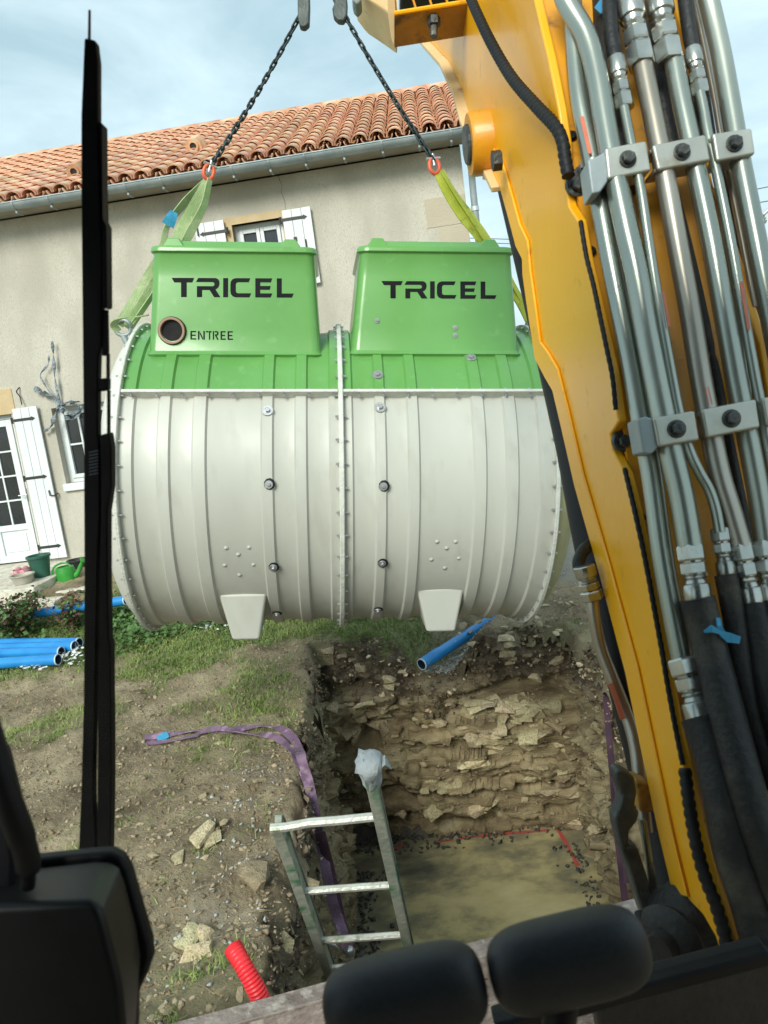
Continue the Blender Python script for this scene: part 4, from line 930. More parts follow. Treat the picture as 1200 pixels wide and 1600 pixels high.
for a, b_ in ribs:
    if a > XL + .01: prof += [(a - .004, TR), (a + .006, TR + RH)]
    else: prof = [(XL, TR + RH)]
    prof += [(b_ - .006, TR + RH), (b_ + .004, TR)]
prof = [q for q in prof if q[0] <= XR] + [(XR, TR + RH)]
prof = sorted(set(prof))
def shell(a0, a1, n):
    mb = MB(); vs = []; m_ = n + 1
    P2 = []
    for i, (x, r_) in enumerate(prof):
        P2.append((x, r_))
        if i + 1 < len(prof) and prof[i + 1][0] - x > .05:
            k = int((prof[i + 1][0] - x) / .04)
            for j in range(1, k): t_ = j / k; P2.append((x + (prof[i + 1][0] - x) * t_, r_ - .006 * math.sin(math.pi * t_)))
    for x, r_ in P2:
        for j in range(m_): a = a0 + (a1 - a0) * j / n; vs.append(tc_(x, a, r_))
    fs = [(i * m_ + j, i * m_ + j + 1, (i + 1) * m_ + j + 1, (i + 1) * m_ + j) for i in range(len(P2) - 1) for j in range(n)]
    return mb.add(vs, fs)
shell(SA - 2 * math.pi + (math.pi - 2 * SA), SA, 96).build('lower_shell', 'cream_grp', tank, smooth=35)
shell(SA, math.pi - SA, 48).build('upper_shell', 'green_grp', tank, smooth=35)
# domed ends: bright left and shaded right painted as two tones of cream
def dome(xe, s_, b_, mat, nm):
    mb = MB(); pr = [(0, TR)] + [(b_ * math.sin(t_) , TR * (math.cos(t_) ** .8)) for t_ in [i * math.pi / 2 / 14 for i in range(1, 14)]] + [(b_, .001)]
    mb.lathe(tl(xe, 0, 0), TX * s_, pr, 72); mb.build(nm, mat, tank, smooth=50)
dome(XL - .012, -1, .205, 'lit_dome_grp', 'end_dome'); o_ = dome(XR + .012, 1, .24, 'shaded_dome_grp', 'end_dome')
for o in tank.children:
    if o.name.startswith('end_dome') and o.data.materials[0].name == 'shaded_dome_grp': o['label'] = 'right end dome, its shade put into a yellowish tan colour'
# flanges: rings and seam strips with their small screws
def ring(x, w_, h_):
    mb = MB(); pr = [(-w_ / 2, TR), (-w_ / 2, TR + h_ - .004), (-w_ / 2 + .004, TR + h_), (w_ / 2 - .004, TR + h_), (w_ / 2, TR + h_ - .004), (w_ / 2, TR)]
    mb.lathe(tl(x, 0, 0), TX, pr, 96); return mb
def screws(fn, name):
    mb = MB(); [mb.lathe(o, ax, [(-.004, .001), (-.004, .011), (.002, .011), (.002, .006), (.016, .006), (.016, .001)], 6) for o, ax in fn]; return mb.build(name, 'bolt_steel', tank, kind='stuff')
for x, w_ in ((XL - .004, .022), (XM, .026), (XR + .004, .022)):
    ring(x, w_, .052).build('ring_flange', 'cream_flange', tank, smooth=40)
    fn = []
    for k in range(46):
        a = -2.0 + k * .1365
        for s_ in (-1, 1): fn.append((tc_(x, a, TR + .034) + TX * s_ * (w_ / 2 + .001), TX * s_))
    screws(fn, 'flange_screws')
for sa in (SA, math.pi - SA):
    mb = MB(); e1 = (tc_(0, sa, 1) - tc_(0, sa, 0)); e2 = TX.cross(e1)
    for x0, x1 in ((XL + .012, XM - .0145), (XM + .0145, XR - .012)):
        mb.box(TC, TX, e1, e2, x0, x1, TR - .01, TR + .056, -.009, .009)
    mb.build('seam_flange', 'cream_flange', tank, bevel=.003)
up_ = TX.cross(tc_(0, SA, 1) - tc_(0, SA, 0)); up_ = up_ if up_.dot(TZ) > 0 else -up_
screws([(tc_(XL + .06 + k * .132, SA, TR + .036) + up_ * s_ * .0095, up_ * s_) for k in range(17) for s_ in (-1, 1)], 'flange_screws')
# big washer bolts and pressed dimples
wb = MB(); O0 = Vector((0, 0, 0)); wb.lathe(O0, Vector((0, 0, 1)), [(0, .001), (0, .029), (.003, .031), (.006, .029), (.006, .013)], 16)
wb.lathe(O0, Vector((0, 0, 1)), [(.006, .014), (.016, .014), (.018, .011), (.018, .001)], 6); wme = wb.mesh('washer_bolt', 'bolt_steel', 30)
rbm = MB(); rbm.lathe(O0, Vector((0, 0, 1)), [(0, .001), (0, .036), (.004, .038), (.0055, .034), (.0055, .001)], 9); rme = rbm.mesh('rubber_seal', 'rubber_black', 30)
for i, (px, py, blk) in enumerate(((418, 642, 0), (420, 757, 1), (427, 886, 1), (432, 958, 1), (590, 586, 0), (594, 637, 0), (599, 760, 1), (597, 880, 1), (590, 952, 1), (736, 559, 0))):
    x, a = tcyl(px, py, TR + RH); n_ = tc_(0, a, 1) - tc_(0, a, 0); y_ = TX.cross(n_)
    if blk: inst('rubber_seal', rme, frame(tc_(x, a, TR + RH + .0005) + TX * .004 - y_ * .003, TX, y_, n_) @ Matrix.Diagonal((.78, .82, 1, 1)), tank)
    w_ = inst('washer_bolt', wme, frame(tc_(x, a, TR + RH + (.004 if blk else .0005)), TX, y_, n_) @ Matrix.Diagonal((.72 if blk else 1,) * 2 + (1, 1)), tank)
db = MB(); db.lathe(O0, Vector((0, 0, 1)), [(0, .026), (.0035, .019), (.0045, .012), (.0075, .008), (.009, .004), (.0095, .001)], 14); dme = db.mesh('dimple', 'cream_grp', 60)
for px, py in ((372, 867), (351, 884), (396, 883), (374, 899), (353, 857), (389, 856), (698, 857), (674, 875), (717, 873), (695, 888), (683, 847), (712, 847)):
    x, a = tcyl(px, py); n_ = tc_(0, a, 1) - tc_(0, a, 0); y_ = TX.cross(n_); inst('dimple', dme, frame(tc_(x, a, TR - .003), TX, y_, n_) @ Matrix.Diagonal((.5, .5, .7, 1)), tank)
# feet
for tp4 in (((341, 929), (417, 927), (405, 1003), (362, 1003)), ((651, 920), (726, 917), (713, 989), (668, 991))):
    yf = -.69; P4 = [tp(px, py, yf) for px, py in tp4]; mb = MB(); yb = .55
    zb = min(P4[2][1], P4[3][1])
    a = [tl(P4[0][0], yf, P4[0][1]), tl(P4[1][0], yf, P4[1][1]), tl(P4[2][0], yf + .03, zb), tl(P4[3][0], yf + .03, zb)]
    b_ = [tl(P4[0][0], yb, P4[0][1]), tl(P4[1][0], yb, P4[1][1]), tl(P4[2][0], yb - .03, zb), tl(P4[3][0], yb - .03, zb)]
    mb.hexa(a, b_).build('foot', 'cream_grp', tank, bevel=.018, seg=3)

# risers: tapered hoods with a stepped lid edge
def rrect(x0, x1, y0, y1, r_, z, n=5):
    out = []
    for cx, cy, a0 in ((x1 - r_, y1 - r_, 0), (x0 + r_, y1 - r_, 90), (x0 + r_, y0 + r_, 180), (x1 - r_, y0 + r_, 270)):
        for k in range(n + 1): a = R(a0 + 90 * k / n); out.append(tl(cx + r_ * math.cos(a), cy + r_ * math.sin(a), z))
    return out
YF = -TR * math.cos(tcyl(365, 556)[1]) - .004
def riser(bl, br, tl_, tr_, lip):
    x0, zb = tp(*bl, YF); x1, _ = tp(*br, YF); X0, zt = tp(*tl_, YF + .05); X1, _ = tp(*tr_, YF + .05)
    secs = []; yb = .50
    def sec(t_, grow=0, z=None, rad=.05):
        zz_ = zb + (zt - zb) * t_ if z is None else z
        return rrect(x0 + (X0 - x0) * t_ - grow, x1 + (X1 - x1) * t_ + grow, YF + .05 * t_ - grow, yb - .05 * t_ + grow, rad + grow, zz_)
    S = [sec(-.30, -.03), sec(-.03, .0), sec(-.005, .016), sec(.008, .010), sec(.022, .003), sec(.04, .0), sec(.25), sec(.5), sec(.75), sec(.972), sec(.985, .004), sec(.992, .014), sec(1.0, .018), sec(1.03, .018), sec(1.05, .012), sec(1.055, .0), sec(1.056, -.04)]
    mb = MB(); n = len(S[0]); vs = [p for s_ in S for p in s_]
    fs = [(i * n + j, i * n + (j + 1) % n, (i + 1) * n + (j + 1) % n, (i + 1) * n + j) for i in range(len(S) - 1) for j in range(n)] + [tuple(range((len(S) - 1) * n, len(S) * n))]
    mb.add(vs, fs); o = mb.build('riser', 'green_grp', tank, smooth=40)
    h0 = zb + (zt - zb) * 1.05; lx0, _ = tp(*lip[0], YF + .05); lx1, _ = tp(*lip[1], YF + .05)
    mb = MB(); ht = .044; c_ = .05
    for g0, g1, z0, z1 in ((0, .0, h0, h0 + ht * .85),):
        a = [tl(lx0, YF + .07, z0), tl(lx1, YF + .07, z0), tl(lx1, yb - .1, z0), tl(lx0, yb - .1, z0)]
        b_ = [tl(lx0 + c_ * .5, YF + .11, z1), tl(lx1 - c_ * .5, YF + .11, z1), tl(lx1 - c_ * .5, yb - .14, z1), tl(lx0 + c_ * .5, yb - .14, z1)]
        mb.hexa(a, b_)
    for cx in (lx0 + .045, lx1 - .045):                       # upstanding lugs at both ends
        mb.hexa([tl(cx - .06, YF + .065, h0), tl(cx + .06, YF + .065, h0), tl(cx + .06, YF + .16, h0), tl(cx - .06, YF + .16, h0)], [tl(cx - .03, YF + .08, h0 + ht * 1.1), tl(cx + .03, YF + .08, h0 + ht * 1.1), tl(cx + .03, YF + .15, h0 + ht * 1.1), tl(cx - .03, YF + .15, h0 + ht * 1.1)])
    mb.build('lid', 'green_grp', tank, bevel=.006)
    return zb, zt
RA = riser((231, 553), (501, 550), (238, 392), (490, 391), ((256, 380), (466, 380)))
RB = riser((548, 552), (812, 551), (563, 392), (800, 395), ((578, 382), (779, 382)))
def rface(px, py, z, zt_zb, off=0):                    # point on the sloping front of a riser
    zb, zt = zt_zb; y = YF
    for _ in range(4):
        x, zz_ = tp(px, py, y); y = YF + .05 * (zz_ - zb) / (zt - zb) - off
    return tl(x, y, zz_)
GLY = {'T': ([(0, 0), (100, 0), (92, 18), (67, 18), (67, 75), (42, 75), (42, 18), (12, 18)],),
       'R': ([(118, 0), (195, 0), (205, 4), (211, 12), (212, 24), (208, 35), (200, 42), (194, 44), (216, 75), (188, 75), (168, 47), (135, 47), (135, 75), (112, 75), (112, 32), (182, 32), (188, 29), (190, 24), (188, 19), (182, 16), (108, 16)],),
       'I': ([(228, 0), (250, 0), (250, 75), (228, 75)],),
       'C': ([(283, 0), (348, 0), (341, 16), (293, 16), (286, 19), (284, 26), (284, 49), (286, 56), (293, 59), (352, 59), (344, 75), (283, 75), (270, 71), (262, 62), (260, 50), (260, 25), (262, 13), (270, 4)],),
       'E': ([(370, 0), (445, 0), (439, 16), (392, 16), (392, 30), (438, 30), (434, 45), (392, 45), (392, 59), (445, 59), (438, 75), (370, 75)],),
       'L': ([(465, 0), (487, 0), (487, 59), (540, 59), (532, 75), (465, 75)],)}
def prism_letters(glyphs, p00, p10, p01, w_, h_, z_, par):
    """p00 top-left, p10 top-right, p01 bottom-left pixel corners of the word on the riser face"""
    for nm, polys in glyphs:
        mb = MB()
        for poly in polys:
            pts = []
            for (gx, gy) in poly:
                u_, v_ = gx / w_, gy / h_
                px = p00[0] + (p10[0] - p00[0]) * u_ + (p01[0] - p00[0]) * v_; py = p00[1] + (p10[1] - p00[1]) * u_ + (p01[1] - p00[1]) * v_
                pts.append(rface(px, py, 0, z_, .0012))
            mb.prism(pts, TY * .004)
        mb.build('letter', 'letter_black', par)
lt = root  # lettering belongs to the tank
tri = [(k, GLY[k]) for k in 'TRICEL']
prism_letters(tri, (268, 434), (459, 435), (268, 464), 540, 75, RA, tank)
prism_letters(tri, (596, 439), (776, 440), (596, 466), 540, 75, RB, tank)
EN = [('E', [[(0, 0), (26, 0), (26, 6), (7, 6), (7, 17), (24, 17), (24, 23), (7, 23), (7, 34), (27, 34), (27, 40), (0, 40)]]),
      ('N', [[(35, 0), (42, 0), (42, 40), (35, 40)], [(44, 3), (58, 30), (58, 40), (56, 40), (44, 15)], [(60, 0), (67, 0), (67, 40), (60, 40)]]),
      ('T', [[(72, 0), (84, 0), (84, 6), (72, 6)], [(86, 0), (98, 0), (98, 6), (92, 6), (92, 40), (86, 40)]]),
      ('R', [[(104, 0), (110, 0), (110, 40), (104, 40)], [(113, 0), (124, 0), (130, 4), (131, 12), (128, 19), (122, 21), (132, 40), (124, 40), (114, 20), (114, 15), (121, 15), (124, 12), (124, 8), (121, 6), (113, 6)]]),
      ('E', [[(140, 0), (163, 0), (163, 6), (147, 6), (147, 17), (161, 17), (161, 23), (147, 23), (147, 34), (164, 34), (164, 40), (140, 40)]]),
      ('E', [[(173, 0), (197, 0), (197, 6), (180, 6), (180, 17), (195, 17), (195, 23), (180, 23), (180, 34), (198, 34), (198, 40), (173, 40)]])]
prism_letters(EN, (297.5, 517), (364, 517.5), (297.5, 530.5), 198, 40, RA, tank)
# inlet socket
o = rface(269, 517, 0, RA); ax = -TY
mb = MB(); mb.lathe(o + ax * -.01, ax, [(0, .073), (.030, .073), (.036, .070), (.036, .060), (-.0, .056), (-.05, .056)], 36); IN = mb.build('inlet_pipe', 'brown_ring', tank, smooth=40)
MB().lathe(o + ax * -.01, ax, [(.015, .0555), (.013, .001)], 36).build('inlet_bore_shade', 'rubber_black', tank)  # black disc instead of a recess: the socket's inner shade as colour
MB().lathe(o + ax * .001, ax, [(0, .072), (0, .077), (.006, .077), (.009, .0735)], 36).build('seal_ring', 'rubber_black', tank, smooth=40)
for px, py in ((589, 501), (711, 512), (711, 524)):
    o = rface(px, py, 0, RB, .001); inst('washer_bolt', wme, frame(o, TX, TZ, -TY) @ Matrix.Diagonal((.48, .48, .8, 1)), tank)

# ---- chains, hooks, shackles, webbing slings
HK0 = P(470, 22, 5.05); HK1 = P(537, 22, 5.05); SH0 = P(329, 258, 5.0); SH1 = P(677, 248, 5.05)
def chain(a, b_, lab, roll0):
    d = (b_ - a); L_ = d.length; dn = d.normalized(); r_ = root('lifting_chain', a, lab, 'chain', 'chain legs of the lifting sling')
    pitch = .047; n = int(L_ / pitch); pitch = L_ / n
    mb = MB(); hl_, hw, wr = .023, .012, .0072; pts = []
    for k in range(8): t_ = math.pi * k / 8 - math.pi / 2; pts.append(Vector((hl_ + math.cos(t_) * hw, math.sin(t_) * hw, 0)))
    for k in range(8): t_ = math.pi * k / 8 + math.pi / 2; pts.append(Vector((-hl_ + math.cos(t_) * hw, math.sin(t_) * hw, 0)))
    k_ = len(pts); vs = []; nn = 7
    for i in range(k_):
        T = (pts[(i + 1) % k_] - pts[i - 1]).normalized(); N_ = T.cross(Vector((0, 0, 1)))
        for j in range(nn): q = 2 * math.pi * j / nn; vs.append(pts[i] + N_ * math.cos(q) * wr + Vector((0, 0, 1)) * math.sin(q) * wr)
    fs = [(i * nn + j, i * nn + (j + 1) % nn, ((i + 1) % k_) * nn + (j + 1) % nn, ((i + 1) % k_) * nn + j) for i in range(k_) for j in range(nn)]
    mb.add(vs, fs); me = mb.mesh('link', 'chain_steel', 60)
    s0 = dn.cross(cF).normalized(); s1 = dn.cross(s0)
    for i in range(n):
        an = roll0 + (math.pi / 2 if i % 2 else 0) + i * .035; y_ = s0 * math.cos(an) + s1 * math.sin(an); sag = HZ * (-.03 * 4 * (i / n) * (1 - i / n))
        inst('link', me, frame(a + dn * pitch * (i + .5) + sag, dn, y_, dn.cross(y_)), r_)
    return r_
chain(HK0, SH0, 'left dark steel chain leg running down to the sage green sling', .5)
chain(HK1, SH1, 'right dark steel chain leg running down to the yellow green sling', .7)
def hook(p, lab, s_):
    o = p; mb = MB()
    if s_ < 0: poly = [(464, -60), (482, -60), (484, 8), (483, 36), (476, 42), (468, 40), (465, 25)]
    else: poly = [(518, -60), (538, -60), (543, 4), (542, 24), (537, 32), (528, 31), (521, 24), (519, 12), (523, 2), (517, -12)]
    dd = (p - CAM).dot(cF); mb.prism([P(x, y, dd - .03) for x, y in poly], cF * .06)
    tag(mb.build('chain_hook', 'hook_cast', bevel=.012, seg=3, at=o), lab, 'hook', 'cast hooks at the top of the chains')
hook(HK0, 'left grey cast hook holding the left chain', -1); hook(HK1, 'right grey cast hook holding the right chain', 1)
def shackle(c, d, lab, sc=1, ph=0.0):
    d = d.normalized(); s_ = d.cross(cF).normalized(); s_ = (s_ * math.cos(ph) + cF * math.sin(ph)); mb = MB()
    w_ = .030 * sc; L_ = .085 * sc
    pts = [c - s_ * w_ * .55, c - s_ * w_ + d * L_ * .35, c - s_ * w_ + d * L_ * .75, c - s_ * w_ * .6 + d * L_ * 1.02, c + d * L_ * 1.12, c + s_ * w_ * .6 + d * L_ * 1.02, c + s_ * w_ + d * L_ * .75, c + s_ * w_ + d * L_ * .35, c + s_ * w_ * .55]
    mb.tube(spline(pts, 4), .0125 * sc, 9); S = mb.build('shackle', 'red_paint', at=c, smooth=60)
    tag(S, lab, 'shackle', 'red shackles joining chain and sling')
    mb = MB(); mb.tube([c - s_ * w_ * 1.5, c + s_ * w_ * 1.5], .011 * sc, 10); mb.tube([c + d * -.03 * sc, c + d * .045 * sc], .010 * sc, 8)
    mb.build('pin', 'bolt_steel', S, smooth=50)
shackle(SH0, P(322, 285, 5) - SH0, 'red shackle between the left chain and the sage green sling', 1.0, .5)
shackle(SH1, P(684, 292, 5.05) - SH1, 'red shackle between the right chain and the yellow green sling', 1.05, .2)
def sling(name, lab, mat, strands, group):
    p0 = strands[0][0][0]; r_ = root('webbing_sling', P(*p0[:2], p0[2]), lab, 'lifting sling', group)
    for pts, w_, sdv in strands:
        P_ = spline([P(x, y, d) for x, y, d in pts], 6); k = len(P_)
        ws = [np.interp(i / (k - 1), np.linspace(0, 1, len(w_)), w_) for i in range(k)]
        sv = [(cR * math.cos(a) + cU * .25 + cF * math.sin(a)) for a in [np.interp(i / (k - 1), np.linspace(0, 1, len(sdv)), sdv) for i in range(k)]]
        mb = MB(); mb.ribbon(P_, sv, ws, .007); mb.build('webbing', mat, r_, smooth=60)
    return r_
SG = 'webbing slings under the chains'
s1 = sling('a', 'sage green webbing sling at the left end of the tank', 'strap_sage', [
    ([((323, 280, 5.0)), (306, 320, 5.0), (286, 358, 4.98), (262, 410, 4.96), (225, 470, 4.95), (197, 512, 4.93)], [.04, .08, .09, .075, .06, .05], [.2, .5, .2, .3, .5, .3]),
    ([((328, 280, 4.99)), (318, 322, 4.99), (296, 366, 4.96), (270, 412, 4.95), (238, 462, 4.95), (203, 514, 4.95)], [.04, .05, .06, .05, .04, .04], [.9, .9, .7, .8, 1.0, .8]),
    ([((322, 283, 5.02)), (290, 315, 5.03), (262, 352, 5.02), (252, 392, 5.0), (222, 448, 4.98), (186, 508, 4.94)], [.04, .06, .04, .05, .06, .06], [.3, .8, .9, .5, .2, .4]),
    ([(232, 492, 4.86), (214, 495, 4.85), (196, 496, 4.84), (182, 500, 4.86), (178, 508, 4.9), (186, 518, 4.93)], [.05, .055, .06, .05, .05, .04], [1.3, 1.4, 1.2, .9, .6, .4])], SG)
mb = MB(); mb.ribbon([P(262, 352, 4.96), P(267, 342, 4.95), P(272, 331, 4.95)], (cR + cF * .4), [.08, .07, .05], .01); mb.build('blue_label', 'blue_tag', s1)
s2 = sling('b', 'yellow green webbing sling at the right end of the tank', 'strap_lime', [
    ([(686, 268, 5.05), (702, 300, 5.05), (726, 335, 5.05), (758, 378, 5.03), (792, 440, 5.0), (815, 478, 4.97), (832, 512, 4.95)], [.07, .10, .11, .10, .07, .06, .06], [.1, .4, .2, .3, .6, .4, .3]),
    ([(690, 266, 5.04), (712, 302, 5.04), (738, 342, 5.03), (766, 382, 5.0), (802, 445, 5.0), (822, 482, 4.99), (836, 515, 4.97)], [.04, .05, .06, .08, .06, .05, .05], [1.0, .9, 1.0, .7, .9, .8, .8])], SG)
for e_ in ((192, 512, 4.93), (834, 512, 4.95)):                       # lifting eyes on the end flanges
    c = P(*e_); mb = MB(); ps = [c + (TX * math.cos(a) + TZ * math.sin(a)) * .05 for a in [2 * math.pi * i / 14 for i in range(15)]]; mb.tube(ps, .013, 8, cap=False); mb.tube([c - TZ * .05, c - TZ * .16 + TX * .05 * (1 if e_[0] < 500 else -1)], .02, 8); mb.build('lifting_eye', 'zinc', tank, smooth=60)

# ================================================================== LOOSE THINGS ON THE SITE
def pvc(a, b_, r_, lab, name='blue_pipe', grp=None, spig=True, off=.25, end=1):
    d = (b_ - a).normalized(); mb = MB(); L_ = (b_ - a).length
    pr = [(0, r_ - .006), (0, r_)] + ([(.12, r_), (.128, r_ + .0035), (.24, r_ + .0035), (.25, r_)] if spig else []) + [(L_, r_), (L_, r_ - .006)]
    mb.lathe(a, d, pr, 22); o = mb.build(name, 'blue_pvc', smooth=40, at=a); tag(o, lab, 'pipe', grp)
    MB().lathe(a, d, [(.001, r_ - .0062), (.5, r_ - .0062), (.5, .001)], 22).build('bore', 'pvc_bore_shade', o, smooth=40)
    MB().lathe(a, d, [(-.004, r_ - .007), (-.004, r_ + .001), (.006, r_ + .001)], 22).build('cut_edge', 'pvc_rim', o)
    return o
pa = AY(659, 1038, 6.42); pb = AY(775, 964, 7.18)
pvc(pa, pa + (pb - pa) * 1.25, .052, 'blue plastic pipe lying in the gravel trench at the pit rim', 'blue_pipe')
PG = 'blue pipes stacked on the lawn'
for (x, y, z, x2, y2, lab) in ((91, 1033, .058, -60, 1047, 'nearest of the four blue pipes on the lawn'), (96, 1021, .055, -60, 1033, 'second nearest of the four blue pipes on the lawn'),
                               (117, 1012, .06, -60, 1026, 'third blue pipe from the front on the lawn'), (124, 1007, .062, -60, 1014, 'farthest of the four blue pipes on the lawn')):
    a = onG(x, y, z - .0); b_ = onG(x2, y2, z); a.z = max(a.z, b_.z) + .015; b_.z = a.z; pvc(a, a + (b_ - a).normalized() * 3, .052, lab, grp=PG, spig=False)
a = onG(196, 938, .05); b_ = onG(60, 958, .05); pvc(a, a + (b_ - a) * 1.5, .05, 'long blue pipe lying along the flower bed edge', spig=False)

# ladder
LA, LB = P(432, 1280, 2.85), P(497, 1470, 3.38); RA_, RB_ = P(592, 1268, 2.85), P(637, 1460, 3.38)
dL = (LB - LA).normalized(); dR = (RB_ - RA_).normalized(); dl = ((dL + dR) / 2).normalized()
across = ((RA_ - LA).normalized() + (RB_ - LB).normalized()).normalized(); nrm = across.cross(dl).normalized()
if nrm.dot(cF) > 0: nrm = -nrm
lad = root('ladder', LA + dl * ((-2.08 - LA.z) / dl.z), 'old aluminium ladder standing in the pit with paint stained rails', 'ladder')
def rail(top, nm):
    L_ = (-2.08 - top.z) / dl.z; mb = MB(); q = [(-.012, -.032), (.012, -.032), (.012, .032), (-.012, .032)]
    mb.box(top, across, nrm, dl, -.013, .013, -.034, .034, 0, L_); mb.box(top, across, nrm, dl, -.020, .020, .0345, .039, 0, L_); mb.box(top, across, nrm, dl, -.020, .020, -.039, -.0345, 0, L_)
    return mb.build(nm, 'alu_green', lad, bevel=.003)
LT = LA + dl * .025; RT = RA_ - dl * .27
rail(LT, 'rail'); rail(RT + across * .0, 'rail')
for k, (l, r_) in enumerate(((LA + dl * .0, RA_), (P(466, 1381, 3.17), P(613, 1371, 3.17)), (LB, RB_))):
    l = LA + dl * (l - LA).dot(dl); r_ = RA_ + dl * (r_ - RA_).dot(dl)
    mb = MB(); 
    if k == 0:
        m_ = l.lerp(r_, .33) + nrm * .02 - dl * .012; e_ = l - across * .02 + nrm * .035; r2 = r_ - across * .012 + nrm * .02
        mb.tube([e_, l.lerp(r_, .1) + nrm * .035, m_ + nrm * .012, l.lerp(r_, .6) + nrm * .024, r2], .017, 8)
    else: mb.tube([l + across * .012, r_ - across * .012], .0155, 8)
    mb.build('rung', 'alu', lad, smooth=30)
sp = (LB - LA).dot(dl) - (P(466, 1381, 3.17) - LA).dot(dl); s_ = (LB - LA).dot(dl) + .26
while (LA + dl * s_).z > -1.95:
    MB().tube([LA + dl * s_ + across * .012, RA_ + dl * s_ - across * .012], .0155, 8).build('rung', 'alu', lad, smooth=30); s_ += .27
# rag wrapped on top of the right rail
rg = MB(); c = RT; rr_ = random.Random(4); n = 14; vs = []
for i, (h, r0) in enumerate(((-.05, .018), (-.035, .042), (-.01, .048), (.02, .040), (.05, .034), (.075, .031), (.10, .026))):
    for j in range(n): a = 2 * math.pi * j / n; r1 = r0 * rr_.uniform(.82, 1.25); vs.append(c + dl * (h + rr_.uniform(-.008, .008)) + across * math.cos(a) * r1 + nrm * math.sin(a) * r1 * 1.25)
rg.add(vs, [(i * n + j, i * n + (j + 1) % n, (i + 1) * n + (j + 1) % n, (i + 1) * n + j) for i in range(6) for j in range(n)] + [tuple(range(n - 1, -1, -1))])
rg.ribbon([c + across * .03, c + across * .06 - dl * .03, c + across * .075 + dl * .02], nrm, [.05, .04, .01], .004)
tag(rg.build('rag', 'cloth_grey', at=c, smooth=80), 'grey rag tied round the upper end of the ladder rail', 'rag')

# violet ratchet strap: across the mud, over the rim, down the pit wall
vs1 = root('violet_strap', onG(240, 1153), 'faded violet strap lying on the mud and hanging into the pit behind the ladder', 'strap')
g_ = lambda x, y, dz=.02: onG(x, y, dz)
def vrib(pts, w_, nm, mat='strap_violet', tw=.0, side0=None):
    P_ = spline(pts, 7); k = len(P_); sv = []
    for i in range(k):
        T = (P_[min(i + 1, k - 1)] - P_[max(i - 1, 0)]).normalized(); up = Vector((0, 0, 1)) if abs(T.z) < .8 else -cF
        a = T.cross(up).normalized(); b2 = T.cross(a); th_ = tw * math.sin(i * .35); sv.append(a * math.cos(th_) + b2 * math.sin(th_))
    mb = MB(); mb.ribbon(P_, sv, w_, .006); return mb.build(nm, mat, vs1, smooth=60)
hang = [AX(x, y, X + .07) for x, y, X in ((470, 1180, -.72), (480, 1215, -.70), (489, 1255, -.69), (497, 1295, -.68), (505, 1335, -.67), (512, 1375, -.66), (520, 1410, -.64), (530, 1440, -.62), (541, 1472, -.58), (546, 1487, -.55))]
vrib([g_(228, 1152), g_(262, 1148), g_(310, 1141), g_(352, 1142), g_(398, 1135, .03), g_(432, 1136, .05), g_(455, 1150, .05), g_(468, 1172, .02)] + hang, .058, 'webbing', tw=.35)
vrib([g_(310, 1144, .03), g_(345, 1138, .03), g_(392, 1147, .03), g_(425, 1150, .04), g_(450, 1166, .03), g_(466, 1190, .02), AX(480, 1222, -.64), AX(488, 1250, -.63), AX(495, 1282, -.62)], .05, 'webbing', tw=.5)
vrib([g_(310, 1148, .03), g_(262, 1158), g_(236, 1160), g_(226, 1154), g_(232, 1148)], .045, 'loop', tw=.2)
vrib([AX(500, 1300, -.59), AX(512, 1345, -.58), AX(522, 1392, -.565), AX(534, 1445, -.54), AX(545, 1480, -.50)], .06, 'dark_webbing', 'strap_violet_dark', .3)  # second strand in a darker violet
mb = MB(); mb.ribbon([g_(246, 1155, .04), g_(256, 1150, .05), g_(263, 1147, .05)], cU, [.03, .05, .04], .012); mb.build('blue_label', 'blue_tag', vs1)
hc = hang[-1]; mb = MB(); mb.lathe(hc, Vector((.2, -.4, 1)), [(-.03, .001), (-.025, .018), (0, .03), (.02, .022), (.03, .01), (.03, .001)], 14)
mb.tube([hc + cR * -.09 + (cR * math.cos(a) + cU * math.sin(a)) * .035 for a in [i * .6 for i in range(10)]], .007, 7); mb.build('ratchet_hook', 'bolt_steel', vs1, smooth=50)
vs1 = root('violet_strap', AX(952, 1080, 1.40), 'dark violet strap hanging down the right pit wall beside the boom', 'strap')
vrib([AX(945, 1060, 1.42), AX(950, 1130, 1.38), AX(957, 1210, 1.32), AX(963, 1290, 1.28), AX(970, 1350, 1.25), AX(977, 1410, 1.22)], .045, 'webbing', 'strap_violet_dark', .3)
vrib([AX(952, 1180, 1.36), AX(966, 1250, 1.30), AX(972, 1310, 1.26), AX(979, 1380, 1.22)], .03, 'webbing', 'strap_violet_dark', .3)

# red corrugated conduit poking out near the blade
pts = spline([P(364, 1481, 2.78), P(377, 1503, 2.74), P(392, 1530, 2.72), P(405, 1556, 2.72), P(413, 1580, 2.74), P(418, 1620, 2.78), P(420, 1700, 2.85)], 16)
rad = [.030 if i % 3 else .0345 for i in range(len(pts))]
c_ = MB(); c_.tube([pts[0] + (pts[0] - pts[1]) * .9] + pts, [.018] + rad, 16); tag(c_.build('conduit', 'red_conduit', smooth=50, at=pts[-1]), 'bright red corrugated conduit end sticking up beside the dozer blade', 'conduit')

